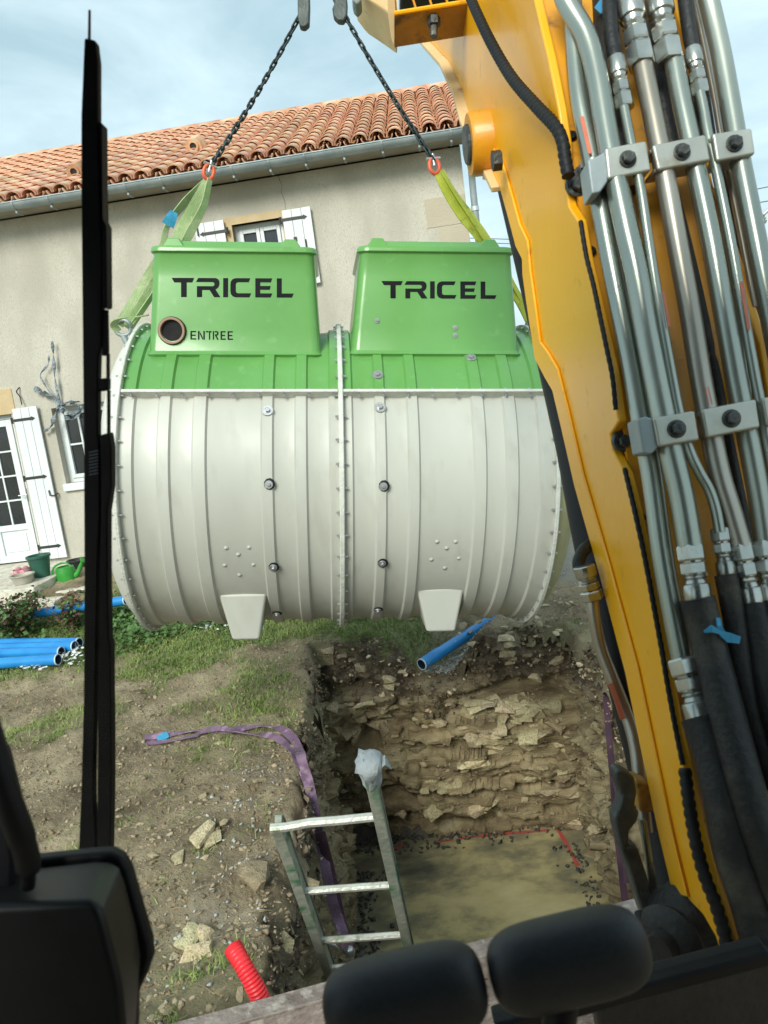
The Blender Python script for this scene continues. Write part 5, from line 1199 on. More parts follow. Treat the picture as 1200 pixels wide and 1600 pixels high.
# red chalk lines round the pit bed
def chalk(p, w_):
    q = [AZ(x, y, -2.09) for x, y in p]; q = [Vector((a.x, a.y, max(WATER_Z + .004, floor_z(a.x, a.y) + .008))) for a in q]; V = []; 
    for i in range(len(q)):
        T = (q[min(i + 1, len(q) - 1)] - q[max(i - 1, 0)]).normalized(); s_ = T.cross(HZ) * w_ / 2 * random.uniform(.5, 1.4); V += [q[i] - s_, q[i] + s_]
    mb = MB(); mb.add(V, [(2 * i, 2 * i + 1, 2 * i + 3, 2 * i + 2) for i in range(len(q) - 1)]); o = mb.build('chalk_line', 'red_chalk'); return tag(o, kind='structure')
for seg in (((616, 1325), (626, 1322), (640, 1319)), ((684, 1315), (695, 1313), (708, 1311)), ((718, 1309), (735, 1307), (755, 1305), (775, 1303), (797, 1301), (820, 1299), (838, 1298), (858, 1296)),
            ((868, 1290), (876, 1302), (884, 1316), (890, 1327), (896, 1338), (903, 1352)), ((563, 1354), (571, 1353))): chalk(seg, .034)

# ================================================================== THE EXCAVATOR WE SIT IN
ex = root('excavator', (.2, .6, -.2), 'yellow excavator boom, hydraulic lines, wiper and black cab fittings around the windscreen', 'excavator')
XB = .38                                               # left side plate of the boom stands in the plane x = XB
XV = Vector((1, 0, 0))
far = [(655, 45), (672, 66), (700, 95), (722, 140), (734, 185), (744, 262), (772, 268), (786, 290), (800, 340), (812, 385), (822, 405), (823, 430), (830, 480), (842, 560), (858, 590), (870, 610), (882, 660), (905, 760), (925, 830), (945, 900), (985, 1050), (1012, 1180), (1035, 1290), (1060, 1395), (1072, 1403), (1098, 1430), (1118, 1465), (1128, 1497)]
near = [(1140, 1498), (1128, 1450), (1108, 1380), (1088, 1300), (1066, 1200), (1053, 1140), (1030, 1012), (1010, 900), (990, 800), (975, 740), (957, 705), (953, 680), (966, 660), (960, 620), (952, 570), (933, 490), (912, 400), (903, 345), (888, 322), (882, 290), (882, 262), (880, 225), (872, 170), (856, 90), (835, 0)]
FA_ = [AX(x, y, XB) for x, y in far]; NA_ = [AX(x, y, XB) for x, y in near]
topn = NA_[-1]; topf = FA_[0]
ext = [Vector((XB, topn.y + .25, topn.z + .55)), Vector((XB, topn.y + .9, topn.z + 1.15)), Vector((XB, 3.6, CH + 2.35)), Vector((XB, 4.1, CH + 2.45)), Vector((XB, 4.25, CH + 2.2)), Vector((XB, 3.6, CH + 1.75))]
side_poly = FA_ + NA_ + ext
mb = MB(); mb.prism([p for p in side_poly], XV * .016); sp_ = mb.build('side_plate', 'boom_yellow', ex, bevel=.004, seg=2)
mb = MB(); mb.prism([p + XV * .235 for p in side_poly], XV * .016); mb.build('side_plate', 'boom_yellow', ex, bevel=.004)
# rear face between the plates, set back a little; underside plate
BW = .219
rear = []; fr_ = []
for k, p in enumerate(NA_ + ext[:4]): rear.append(p)
def strip_plate(line, inset, mat, nm, th=.012, w0=.016, w1=.235):
    mb = MB(); vs = []; n = len(line)
    for i, p in enumerate(line):
        T = (line[min(i + 1, n - 1)] - line[max(i - 1, 0)]).normalized(); nn_ = T.cross(XV).normalized() * inset
        a = p + nn_; b_ = p + nn_ * (1 + th / abs(inset)); vs += [a + XV * w0, a + XV * w1, b_ + XV * w1, b_ + XV * w0]
    fs = [(4 * i + j, 4 * i + (j + 1) % 4, 4 * i + 4 + (j + 1) % 4, 4 * i + 4 + j) for i in range(n - 1) for j in range(4)] + [(3, 2, 1, 0), tuple(4 * (n - 1) + j for j in range(4))]
    mb.add(vs, fs); return mb.build(nm, mat, ex)
smooth_near = [NA_[0], NA_[2], NA_[4], NA_[6], NA_[7], NA_[8], NA_[9], NA_[14], NA_[15], NA_[16], NA_[21], NA_[22], NA_[23], NA_[24]] + ext[:4]
T0 = (smooth_near[1] - smooth_near[0]).normalized(); sgn = 1 if (T0.cross(XV)).dot(Vector((0, 1, 0))) > 0 else -1
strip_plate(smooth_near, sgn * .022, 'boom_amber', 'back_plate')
# the raised rib running along the far edge of the side plate, and its bottom flange
inner = []
def off_line(line, d):
    out = []
    for i, p in enumerate(line):
        T = (line[min(i + 1, len(line) - 1)] - line[max(i - 1, 0)]).normalized(); out.append(p + T.cross(XV).normalized() * d)
    return out
sf = [FA_[i] for i in (0, 1, 2, 3, 4, 6, 8, 10, 12, 13, 15, 17, 19, 21, 23)]
# which sign moves towards the camera side
sg2 = 1 if (sf[8] - sf[7]).cross(XV).dot(Vector((0, -1, 0))) > 0 else -1
rib_a = off_line(FA_[6:24], sg2 * .0); rib_b = off_line(FA_[6:24], sg2 * .06)
mb = MB(); vs = []
for a, b_ in zip(rib_a, rib_b): vs += [a - XV * .010, b_ - XV * .006, b_ + XV * .0, a + XV * .0]
n = len(rib_a); mb.add(vs, [(4 * i + j, 4 * i + (j + 1) % 4, 4 * i + 4 + (j + 1) % 4, 4 * i + 4 + j) for i in range(n - 1) for j in range(4)] + [(3, 2, 1, 0), tuple(4 * (n - 1) + j for j in range(4))])
mb.build('edge_doubler', 'boom_yellow', ex, bevel=.003)
uf = [FA_[i] for i in (0, 1, 2, 3, 4)] + [FA_[7]]
mb = MB(); vs = []
for i, p in enumerate(uf):
    T = (uf[min(i + 1, len(uf) - 1)] - uf[max(i - 1, 0)]).normalized(); nn_ = T.cross(XV).normalized() * sg2
    vs += [p - XV * .028 - nn_ * .014, p + XV * .26 - nn_ * .014, p + XV * .26 - nn_ * -.0, p - XV * .028]
mb.add(vs, [(4 * i + j, 4 * i + (j + 1) % 4, 4 * i + 4 + (j + 1) % 4, 4 * i + 4 + j) for i in range(len(uf) - 1) for j in range(4)] + [(3, 2, 1, 0), tuple(4 * (len(uf) - 1) + j for j in range(4))])
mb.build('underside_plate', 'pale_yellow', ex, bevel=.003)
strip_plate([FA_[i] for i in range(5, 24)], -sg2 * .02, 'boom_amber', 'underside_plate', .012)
# pivot boss with pin for the ram
bc = AX(765, 222, XB); bd = (bc - CAM).dot(cF)
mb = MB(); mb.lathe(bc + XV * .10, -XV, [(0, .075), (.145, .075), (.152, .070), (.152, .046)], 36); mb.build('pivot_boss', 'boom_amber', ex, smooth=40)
mb = MB(); mb.lathe(bc - XV * .050, -XV, [(0, .047), (.008, .047), (.012, .043), (.012, .001)], 30); mb.build('pivot_pin', 'bracket_dark', ex, smooth=40)
c2 = AX(783, 250, XB - .02); mb = MB(); mb.lathe(c2, -XV, [(0, .022), (.02, .022), (.02, .001)], 6); mb.build('bolt', 'bracket_dark', ex)
hs = MB(); hs.tube(spline([P(742, 258, 1.75), P(730, 262, 1.8), P(727, 272, 1.85)], 4), .012, 8)
# black boom ram in front of the boom's underside
df_ = lambda i: (FA_[i] - CAM).dot(cF)
def lerp_d(py):
    ys_ = [f_[1] for f_ in far]; return float(np.interp(py, ys_, [df_(i) for i in range(len(far))]))
ram = [P(x, y, lerp_d(y) + .10) for x, y in ((776, 255), (812, 400), (848, 560), (880, 700), (902, 820), (925, 930), (958, 1050), (990, 1180), (1015, 1300), (1040, 1400))]
MB().tube([p + XV * .03 for p in ram], [.045 if i < 9 else .05 for i in range(10)], 20).build('boom_ram', 'conduit_black', ex, smooth=40)
# bolts on the back plate
def boltp(px, py, d, r_=.0085):
    o = P(px, py, d); mb = MB(); mb.lathe(o, -cF, [(-.02, .001), (-.02, r_ * 1.0), (.004, r_), (.007, r_ * .7), (.007, .001)], 10); mb.build('bolt', 'rubber_black', ex, smooth=40)
dn_ = lambda py: float(np.interp(py, [q[1] for q in near[::-1]], [(p - CAM).dot(cF) for p in NA_[::-1]]))
for px, py in ((893, 213), (923, 393), (957, 573), (1000, 809), (1046, 1046), (1092, 1283), (842, 15)): boltp(px, py, dn_(py) + .022)

# corrugated cable conduit
def corr(pts, r_, nm='cable_conduit', n=8, per_=3, step_=.0045):
    P_ = spline(pts, 8); L_ = sum((P_[i + 1] - P_[i]).length for i in range(len(P_) - 1)); m_ = int(L_ / step_); out = []; acc = 0; i = 0; t_ = 0
    cum = [0]
    for k in range(len(P_) - 1): cum.append(cum[-1] + (P_[k + 1] - P_[k]).length)
    for k in range(m_ + 1):
        s_ = L_ * k / m_
        while i < len(cum) - 2 and cum[i + 1] < s_: i += 1
        out.append(P_[i].lerp(P_[i + 1], (s_ - cum[i]) / max(1e-6, cum[i + 1] - cum[i])))
    mb = MB(); mb.tube(out, [r_ if k % 3 else r_ * .80 for k in range(len(out))], n); return mb.build(nm, 'conduit_black', ex, smooth=70)
corr([P(728, -20, 1.7), P(745, 20, 1.62), P(768, 68, 1.55), P(800, 122, 1.46), P(840, 168, 1.36), P(868, 198, 1.30), P(879, 222, 1.28), P(883, 248, 1.275), P(888, 275, 1.27)], .0115)
corr([P(x, y, dn_(y) - .004) for x, y in ((907, 345), (916, 400), (926, 440), (937, 492), (947, 540), (957, 590), (962, 640))], .0042)
corr([P(x, y, dn_(y) - .004) for x, y in ((976, 732), (992, 800), (1003, 850), (1013, 900), (1022, 950), (1033, 1010), (1044, 1075), (1056, 1140), (1067, 1195))], .0042)
corr([P(1070, 1200, 1.10), P(1076, 1250, 1.085), P(1086, 1310, 1.07), P(1100, 1365, 1.055), P(1119, 1415, 1.04), P(1132, 1460, 1.03), P(1140, 1500, 1.02)], .0095)

# hydraulic pipes
def pl(pts, r_, mat='pipe_zinc', nm='hydraulic_pipe', n=16): 
    P_ = spline([P(x, y, d) for x, y, d in pts], 6); return MB().tube(P_, r_, n).build(nm, mat, ex, smooth=40)
dz = .045
D = lambda y, o=0: float(np.interp(y, [0, 300, 700, 1000, 1500], [1.285, 1.21, 1.13, 1.09, 1.0])) + o
def line(pts, wpx, o=0, mat='pipe_zinc', nm='hydraulic_pipe'):
    r_ = wpx / 2 / F_PX * D(400, o); return pl([(x, y, D(y, o)) for x, y in pts], r_, mat, nm)
line([(893, -40), (897, 60), (905, 150), (925, 250), (953, 400), (983, 550), (1003, 660), (1018, 740), (1034, 860), (1050, 950), (1068, 1040)], 31, .035)
line([(868, -60), (884, 0), (915, 55), (932, 115), (945, 190), (958, 260), (977, 350), (995, 430), (1013, 530), (1035, 640), (1050, 710), (1066, 780), (1080, 865)], 36)
line([(975, 168), (985, 220), (1000, 290), (1012, 370), (1030, 480), (1050, 590), (1062, 650), (1078, 705), (1093, 738), (1108, 765), (1118, 795), (1125, 832)], 16, -.008)
line([(1003, 95), (1013, 145), (1026, 210), (1040, 280), (1060, 390), (1077, 480), (1095, 590), (1108, 660), (1124, 740), (1142, 800), (1158, 855)], 32, 0, 'pipe_old')
line([(1052, 90), (1063, 150), (1076, 210), (1090, 275), (1112, 380), (1130, 480), (1150, 590), (1160, 640), (1176, 720), (1190, 800), (1198, 860)], 32)
line([(1094, 145), (1100, 175), (1106, 210), (1121, 275), (1142, 380), (1160, 480), (1180, 590), (1190, 640), (1205, 720), (1225, 820)], 16, -.008)
line([(1092, -60), (1110, 10), (1128, 90), (1144, 180), (1156, 250), (1180, 370), (1200, 470), (1222, 580), (1240, 680)], 33, 0)
line([(1080, -20), (1098, 60), (1116, 150), (1128, 220), (1155, 350), (1180, 480)], 11, .05, 'pipe_old')
line([(1118, 260), (1128, 340), (1146, 440), (1163, 560), (1172, 640)], 9, .035, 'pipe_old')
line([(1000, 420), (1018, 520), (1040, 640), (1058, 720), (1075, 800), (1098, 900)], 16, .05, 'pipe_old')
line([(982, 300), (1004, 400), (1022, 500), (1040, 600)], 9, .045, 'pipe_old')
# bright seam where each pipe is marked: red part-number stickers
def sticker(x0, y0, x1, y1, w_, o=-.016):
    mb = MB(); mb.ribbon([P(x0, y0, D(y0, o)), P(x1, y1, D(y1, o))], cR, w_ / F_PX * 1.2, .001); mb.build('sticker', 'orange_tag', ex)
sticker(909, 182, 922, 240, 7, .012); sticker(1036, 455, 1046, 510, 4, -.020); sticker(1104, 605, 1110, 632, 6, -.016); sticker(1158, 440, 1170, 515, 5, -.02)

def hexnut(c, ax, r_, h_, nm, par, mat='fitting'):
    mb = MB(); mb.lathe(c, ax, [(0, r_ * .9), (h_ * .12, r_), (h_ * .88, r_), (h_, r_ * .9)], 6, cap=True, ref=cR); mb.build(nm, mat, par)
def fitting(pts, r_, lab=None):
    """stack of nuts, swaged collar: pts run from pipe to hose"""
    a = P(pts[0][0], pts[0][1], pts[0][2]); b_ = P(pts[1][0], pts[1][1], pts[1][2]); ax = (b_ - a).normalized(); L_ = (b_ - a).length
    mb = MB(); mb.lathe(a, ax, [(0, r_ * .7), (.26 * L_, r_ * .78), (.30 * L_, r_ * .74), (.5 * L_, r_ * .82), (.52 * L_, r_ * .72), (.56 * L_, r_ * .86), (.60 * L_, r_ * .72), (.66 * L_, r_ * .80), (.68 * L_, r_ * .95), (.71 * L_, r_), (.97 * L_, r_), (L_, r_ * .93), (L_, r_ * .5)], 24, cap=True)
    f_ = mb.build('fitting', 'fitting', ex, smooth=30)
    hexnut(a, ax, r_ * 1.06, L_ * .27, 'nut', f_); hexnut(a + ax * L_ * .30, ax, r_ * .98, L_ * .2, 'nut', f_)
    return f_
pxr = lambda w_, y, o=0: w_ / 2 / F_PX * D(y, o)
# upper row, hoses leaving upwards
fitting(((977, 170, D(170)), (962, 92, D(92))), pxr(28, 130))
fitting(((1003, 103, D(103)), (982, -5, D(0))), pxr(42, 50))
fitting(((1048, 98, D(98)), (1027, -12, D(0))), pxr(42, 50))
fitting(((1096, 150, D(150)), (1082, 78, D(78))), pxr(27, 110))
def hose(pts, wpx, o=0, nm='hydraulic_hose'):
    return pl([(x, y, D(y, o) + e_) for x, y, e_ in pts], wpx / 2 / F_PX * D(600, o), 'hose_rubber', nm)
hose([(962, 95, 0), (955, 50, 0), (952, -20, .01), (950, -60, .01)], 26)
hose([(983, 0, 0), (975, -40, 0), (968, -90, 0)], 38); hose([(1028, -5, 0), (1020, -40, 0), (1012, -90, 0)], 38)
hose([(1083, 80, 0), (1076, 40, 0), (1068, -20, .0), (1062, -60, .0)], 25)
hose([(940, -60, .06), (945, 0, .06), (950, 100, .05), (965, 200, .05), (975, 300, .05)], 46, .02)
hose([(1000, -60, .07), (1010, 40, .06), (1030, 140, .05), (1050, 240, .05)], 40, .03)
hose([(1055, -60, .05), (1070, 40, .05), (1085, 130, .045), (1100, 230, .04)], 44, .03)
hose([(990, 60, .05), (1040, 260, .045), (1075, 400, .045), (1110, 560, .045), (1150, 760, .04), (1200, 980, .04)], 22, .03)
hose([(1130, 250, .06), (1160, 400, .055), (1190, 560, .05), (1220, 700, .05)], 44, .03)
mb = MB(); mb.ribbon([P(935, 4, D(0, -.0) + .04), P(945, 10, D(0) + .035), P(955, 16, D(0) + .04)], cU, [.02, .03, .02], .003); mb.build('blue_tape', 'blue_tag', ex)
# lower row
fitting(((1078, 852, D(852)), (1092, 943, D(943))), pxr(42, 900)); fitting(((1124, 826, D(826)), (1136, 903, D(903))), pxr(29, 860)); fitting(((1156, 850, D(850)), (1178, 952, D(952))), pxr(36, 900)); fitting(((1192, 845, D(845)), (1206, 945, D(945))), pxr(36, 900))
fitting(((1068, 1028, D(1028, .03)), (1100, 1130, D(1130, .02))), pxr(52, 1080))
hose([(1090, 935, 0), (1106, 1000, -.0), (1124, 1070, -.01), (1145, 1150, -.02), (1172, 1250, -.03), (1205, 1350, -.03), (1240, 1440, -.03)], 50)
hose([(1134, 898, 0), (1146, 960, 0), (1160, 1040, 0), (1180, 1130, 0), (1215, 1230, 0)], 33)
hose([(1176, 945, 0), (1190, 1010, -.01), (1208, 1100, -.02), (1240, 1220, -.02)], 38)
hose([(1204, 940, 0), (1230, 1050, -.01)], 38)
hose([(1097, 1120, .02), (1118, 1180, .01), (1134, 1250, .0), (1151, 1333, 0), (1175, 1405, 0), (1200, 1490, 0), (1235, 1600, 0)], 62)
hose([(1155, 1180, .06), (1180, 1280, .05), (1210, 1380, .05), (1240, 1500, .05)], 60)
hose([(1130, 980, .06), (1142, 1060, .06), (1150, 1140, .06), (1170, 1260, .06)], 30)
mb = MB(); mb.ribbon([P(1100, 987, D(985) - .03), P(1112, 982, D(980) - .035), P(1124, 988, D(985) - .03), P(1138, 996, D(995) - .022), P(1156, 1000, D(1000) - .02)], cU, [.003, .010, .005, .014, .010], .002)
mb.ribbon([P(1122, 966, D(970) - .022), P(1124, 978, D(978) - .03), P(1132, 996, D(990) - .022)], cR, [.006, .006, .010], .002); mb.build('blue_tape', 'blue_tag', ex)

# clamps: bracket with blocks and hex bolts
def clamp(tl_, tr_, br, bl, y):
    d = D(y, -.028); dep = .05; c = [P(*q, d) for q in (tl_, tr_, br, bl)]
    mb = MB(); mb.prism(c, cF * .012); o = mb.build('clamp_block', 'clamp_steel', ex, bevel=.004, seg=3)
    T = (c[1] - c[0]).normalized(); Dn = (c[3] - c[0]).normalized()
    mb = MB()
    for a, b_, s_ in ((c[0], c[1], 1), (c[3], c[2], -1)):
        e_ = Dn * .005 * s_; mb.prism([a + e_ * .5 + cF * .0125, b_ + e_ * .5 + cF * .0125, b_ + e_ * .5 + cF * .055, a + e_ * .5 + cF * .055], Dn * .005 * s_)
    mb.build('clamp_flange', 'clamp_steel', o)
    m_ = (c[0] + c[1] + c[2] + c[3]) / 4
    b = MB(); b.lathe(m_, -cF, [(0, .001), (0, .0135), (.002, .0135), (.003, .0120), (.003, .0095)], 18); b.lathe(m_, -cF, [(.003, .0098), (.011, .0098), (.0125, .008), (.0125, .001)], 6); b.build('bolt', 'bracket_dark', o)
clamp((945, 231), (1010, 219), (1018, 266), (950, 280), 240); clamp((1019, 226), (1103, 209), (1111, 250), (1028, 266), 240); clamp((1113, 208), (1175, 199), (1181, 240), (1120, 252), 235)
clamp((1020, 653), (1086, 641), (1094, 688), (1029, 699), 670); clamp((1096, 640), (1182, 623), (1189, 668), (1104, 685), 660); clamp((1191, 622), (1270, 606), (1278, 650), (1198, 666), 650)
for (pts, dd, bp_) in ((((918, 250), (932, 244), (946, 236), (952, 262), (950, 283), (938, 300), (925, 303)), D(260, .0), None), (((996, 655), (1010, 650), (1022, 655), (1030, 698), (1018, 710), (1005, 708)), D(680, .0), None)):
    MB().prism([P(x, y, dd - .02) for x, y in pts], cF * .05).build('clamp_end_cap', 'zinc', ex, bevel=.003)
for pts, bb, y in ((((900, 262), (912, 250), (924, 252), (926, 270), (922, 300), (932, 306), (926, 318), (914, 320), (902, 306), (890, 302), (884, 290), (886, 276)), (901, 292), 290),
                   (((975, 668), (984, 656), (998, 654), (1000, 670), (998, 700), (1004, 706), (1000, 716), (984, 718), (976, 704), (962, 702), (957, 690), (960, 676)), (974, 690), 690)):
    L_ = MB(); L_.prism([P(x, y_, dn_(y) - .012) for x, y_ in pts], cF * .012); lo = L_.build('bracket_lug', 'bracket_dark', ex, bevel=.003)
    c = P(bb[0], bb[1], dn_(y) - .014); b = MB(); b.lathe(c, -cF, [(0, .001), (0, .0165), (.004, .0165), (.005, .011)], 20); b.lathe(c, -cF, [(.005, .0105), (.014, .0105), (.016, .009), (.016, .001)], 6); b.build('bolt', 'bracket_dark', lo)
    MB().prism([P(x, y_, dn_(y) - .016) for x, y_ in ((pts[3][0] - 20, pts[1][1] + 2), (pts[2][0] - 2, pts[1][1] - 2), (pts[3][0] - 2, pts[1][1] + 8), (pts[3][0] - 18, pts[1][1] + 12))], cF * .004).build('bracket_lip', 'zinc', lo)

# steel tube and hose in front of the ram, latch arm, rubber boot
hl1 = MB().tube(spline([P(916, 906, 1.38), P(908, 895, 1.39), P(904, 878, 1.40), P(912, 860, 1.42), P(924, 850, 1.44)], 5), .0115, 12).build('hydraulic_hose', 'hose_rubber', ex, smooth=40)
fitting(((927, 938, 1.37), (912, 884, 1.37)), .019)
pl([(926, 935, 1.37), (928, 960, 1.37), (938, 1010, 1.37), (957, 1060, 1.36), (977, 1110, 1.35), (992, 1160, 1.33), (1000, 1220, 1.31), (1010, 1300, 1.29)], .0115, 'pipe_old')
mb = MB(); mb.ribbon([P(954, 1068, 1.342), P(964, 1095, 1.338), P(973, 1124, 1.33)], cR, .009, .002); mb.build('sticker', 'orange_tag', ex)
pl([(1003, 1280, 1.27), (1012, 1330, 1.26), (1022, 1400, 1.25)], .007, 'pipe_zinc', 'rod')
MB().prism([P(x, y, 1.27) for x, y in ((992, 1218), (1015, 1222), (1026, 1268), (1012, 1272), (1000, 1270))], cF * .05).build('latch_block', 'grimy_amber', ex, bevel=.006)
MB().prism([P(x, y, 1.22) for x, y in ((962, 1204), (972, 1202), (992, 1214), (996, 1238), (992, 1262), (1000, 1270), (996, 1284), (984, 1300), (982, 1322), (996, 1324), (1000, 1334), (1012, 1370), (1028, 1420), (1028, 1438), (1018, 1446), (1006, 1436), (996, 1405), (986, 1370), (972, 1330), (962, 1296), (960, 1278), (968, 1262), (972, 1240), (962, 1220))], cF * .035).build('latch_arm', 'bracket_dark', ex, bevel=.006, seg=3)
bo = P(1040, 1478, 1.15); bax = (P(1098, 1432, 1.22) - bo).normalized(); bt = MB()
bt.lathe(bo, bax, [(-.02, .001), (-.02, .022), (-.004, .026), (0, .045), (.012, .055), (.020, .052), (.026, .044), (.034, .046), (.044, .062), (.056, .068), (.064, .062), (.070, .052), (.078, .056), (.09, .066), (.10, .066), (.11, .05)], 32)
bt.build('rubber_boot', 'hose_rubber', ex, smooth=60)
MB().tube(spline([P(1000, 1425, 1.2), P(1003, 1440, 1.19), P(1004, 1465, 1.18)], 4), .009, 10).build('cable_conduit', 'conduit_black', ex, smooth=60)

# lamp bracket under the boom at the top, dipper arm and coupler above the frame
def box4(f4, d0, d1, sc=1):
    return [P(x, y, d0) for x, y in f4], [P(x, y, d0) + cF * (d1 - d0) for x, y in f4]
lb0 = 1.95
fl = [P(610, -30, lb0), P(735, -48, lb0), P(742, 2, lb0), P(616, 20, lb0)]
mb = MB(); A4 = [P(616, 22, lb0), P(738, 2, lb0), P(728, 52, lb0 + .12), P(616, 70, lb0 + .10)]
mb.prism(A4, (P(616, 22, lb0) - P(616, 17, lb0))); mb.build('lamp_guard', 'grimy_amber', ex, bevel=.002)
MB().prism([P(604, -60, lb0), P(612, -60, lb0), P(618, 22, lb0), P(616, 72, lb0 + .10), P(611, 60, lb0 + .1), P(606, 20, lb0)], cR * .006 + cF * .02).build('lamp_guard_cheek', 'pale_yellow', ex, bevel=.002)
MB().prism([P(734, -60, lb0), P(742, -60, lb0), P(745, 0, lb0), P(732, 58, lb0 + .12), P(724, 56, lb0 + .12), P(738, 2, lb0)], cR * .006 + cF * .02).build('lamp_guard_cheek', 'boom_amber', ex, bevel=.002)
MB().tube([P(616, 21, lb0 - .004), P(740, 1, lb0 - .004)], .006, 8).build('lamp_guard_edge', 'boom_yellow', ex)
b = MB(); bc2 = P(678, 34, lb0 + .02); b.tube([bc2 + cU * .012, bc2 - cU * .038], .010, 10); b.lathe(bc2 + cU * .010, -cU, [(0, .001), (0, .017), (.02, .017), (.02, .001)], 6); b.build('bolt', 'bracket_dark', ex)
MB().box(P(676, -14, lb0 + .05), cR, cF, cU, -.085, .09, -.02, .10, -.03, .10).build('work_lamp', 'conduit_black', ex, bevel=.01)
for k in range(4): MB().tube([P(640 + k * 26, -20, lb0 + .02), P(650 + k * 26, 14, lb0 + .02)], .003, 6).build('lamp_grille_bar', 'boom_amber', ex)
mb = MB(); mb.prism([P(548, -60, 3.4), P(600, -60, 3.4), P(622, -20, 3.2), P(622, 30, 3.2), P(600, 16, 3.3), P(572, -2, 3.4), P(556, -22, 3.4)], cR * .0 + cF * .25); mb.build('dipper_plate', 'pale_yellow', ex, bevel=.01)
MB().prism([P(549, -14, 3.35), P(560, -18, 3.35), P(566, -2, 3.35), P(558, 7, 3.35), P(551, 0, 3.35)], cF * .1).build('dipper_lug', 'cloth_grey', ex, bevel=.01)
dA = Vector((.40, 4.1, CH + 2.35)); dB = Vector((.08, 5.15, CH + 3.25)); 
ax = (dB - dA); MB().box(dA, ax, XV, ax.cross(XV).normalized(), -.1, 1.05, -.02, .20, -.16, .16).build('dipper_arm', 'boom_yellow', ex, bevel=.02)
cp = (HK0 + HK1) / 2; cp = cp + cU * .42; MB().box(cp, cR, cF, cU, -.24, .24, -.14, .14, -.08, .16).build('quick_coupler', 'bracket_dark', ex, bevel=.02)
MB().hexa([cp + cR * -.08 + cF * -.08 + cU * .16, cp + cR * .08 + cF * -.08 + cU * .16, cp + cR * .08 + cF * .08 + cU * .16, cp + cR * -.08 + cF * .08 + cU * .16],
          [dB + Vector((-.08, -.08, .1)), dB + Vector((.14, -.08, .1)), dB + Vector((.14, .08, .1)), dB + Vector((-.08, .08, .1))]).build('coupler_link', 'bracket_dark', ex)

# dozer blade in front of the tracks
b0 = AZ(420, 1557, .26); b1 = AZ(965, 1410, .26); bx = (b1 - b0); bx.z = 0; bx.normalize(); by = HZ.cross(bx)
BL = bl_ = lambda s_, o, z: b0 + bx * s_ + by * o + HZ * z
o_ = b0
mb = MB(); mb.box(o_, bx, by, HZ, -1.2, 1.9, -.075, 0, -.012, .0); mb.build('blade_top', 'rusty_blade', ex, bevel=.004)
mb = MB(); mb.box(o_, bx, by, HZ, -1.2, 1.9, -.065, -.050, -.10, -.0125); mb.box(o_, bx, by, HZ, -1.2, 1.9, -.15, -.0655, -.115, -.10); mb.box(o_, bx, by, HZ, -1.2, 1.9, -.165, -.15, -.45, -.10); mb.box(o_, bx, by, HZ, -1.2, 1.9, -.02, -.002, -.45, -.0125); mb.build('blade_back', 'rusty_blade', ex, bevel=.004)
for k in (-.5, .75): MB().box(o_ + bx * k, bx, by, HZ, -.02, .02, -.40, -.0655, -.40, -.03).build('blade_web', 'rusty_blade', ex, bevel=.004)

# cab: shell behind the camera, lower frame, windscreen, wiper, black housing, lever grips
YG = .74
cabm = MB(); cabm.box(Vector((0, 0, 0)), XV, Vector((0, 1, 0)), HZ, -.62, .62, -.85, YG - .02, CH + .52, CH + .60); cabm.build('cab_roof', 'cab_black', ex, bevel=.02)
cabm = MB(); cabm.box(Vector((0, 0, 0)), XV, Vector((0, 1, 0)), HZ, -.62, .62, -.90, -.852, CH - 1.0, CH + .60); cabm.build('cab_rear', 'cab_black', ex, bevel=.01)
for s_ in (-1, 1): MB().box(Vector((0, 0, 0)), XV, Vector((0, 1, 0)), HZ, min(s_ * .60, s_ * .64), max(s_ * .60, s_ * .64), -.85, -.12, CH - 1.0, CH + .519).build('cab_side_blocker', 'cab_black', ex, bevel=.01)  # solid unseen panels, added to block reflections in the windscreen
fp = [AY(x, y, YG) for x, y in ((770, 1603), (985, 1546), (1205, 1488), (1205, 1512), (990, 1568), (800, 1622))]
MB().prism(fp, Vector((0, .03, 0))).build('window_frame', 'cab_black', ex, bevel=.004)
MB().prism([AY(x, y, YG + .10) for x, y in ((930, 1575), (1205, 1500), (1300, 1480), (1300, 1750), (960, 1750))], Vector((0, .04, 0))).build('front_panel', 'dusty_panel', ex, bevel=.01)
gv = [AY(x, y, YG + .012) for x, y in ((-260, -260), (1460, -260), (1460, 1430), (1205, 1492), (775, 1603), (-260, 1900))]
MB().prism(gv, Vector((0, .001, 0)) * 4).build('windscreen', 'windscreen_glass', ex)
YW = YG + .04
def wprism(pts, th, nm, mat='wiper_black', y=YW, par=None, bv=.002):
    return MB().prism([AY(x, yy, y) for x, yy in pts], Vector((0, th, 0))).build(nm, mat, par or ex, bevel=bv)
w1 = wprism([(131, 58), (149, 62), (153, 95), (153, 190), (156, 300), (160, 420), (158, 540), (154, 556), (153, 600), (153, 680), (155, 700), (156, 800), (152, 900), (150, 1010), (148, 1120), (146, 1240), (150, 1338), (122, 1338), (126, 1240), (130, 1090), (131, 900), (130, 700), (128, 500), (126, 300), (126, 180)], .012, 'wiper_arm')
wprism([(154, 188), (159, 192), (160, 340), (166, 352), (167, 480), (160, 482), (158, 350)], .018, 'wiper_blade', par=w1)
wprism([(161, 484), (168, 484), (169, 548), (168, 556), (160, 556)], .004, 'wiper_blade', par=w1, y=YW + .003, bv=0)
wprism([(152, 592), (168, 590), (168, 610), (153, 612)], .012, 'wiper_joint', par=w1)
wprism([(166, 552), (169, 552), (169, 592), (166, 592)], .006, 'wiper_strip', par=w1, bv=0); wprism([(167, 610), (170, 610), (170, 680), (167, 680)], .006, 'wiper_strip', par=w1, bv=0)
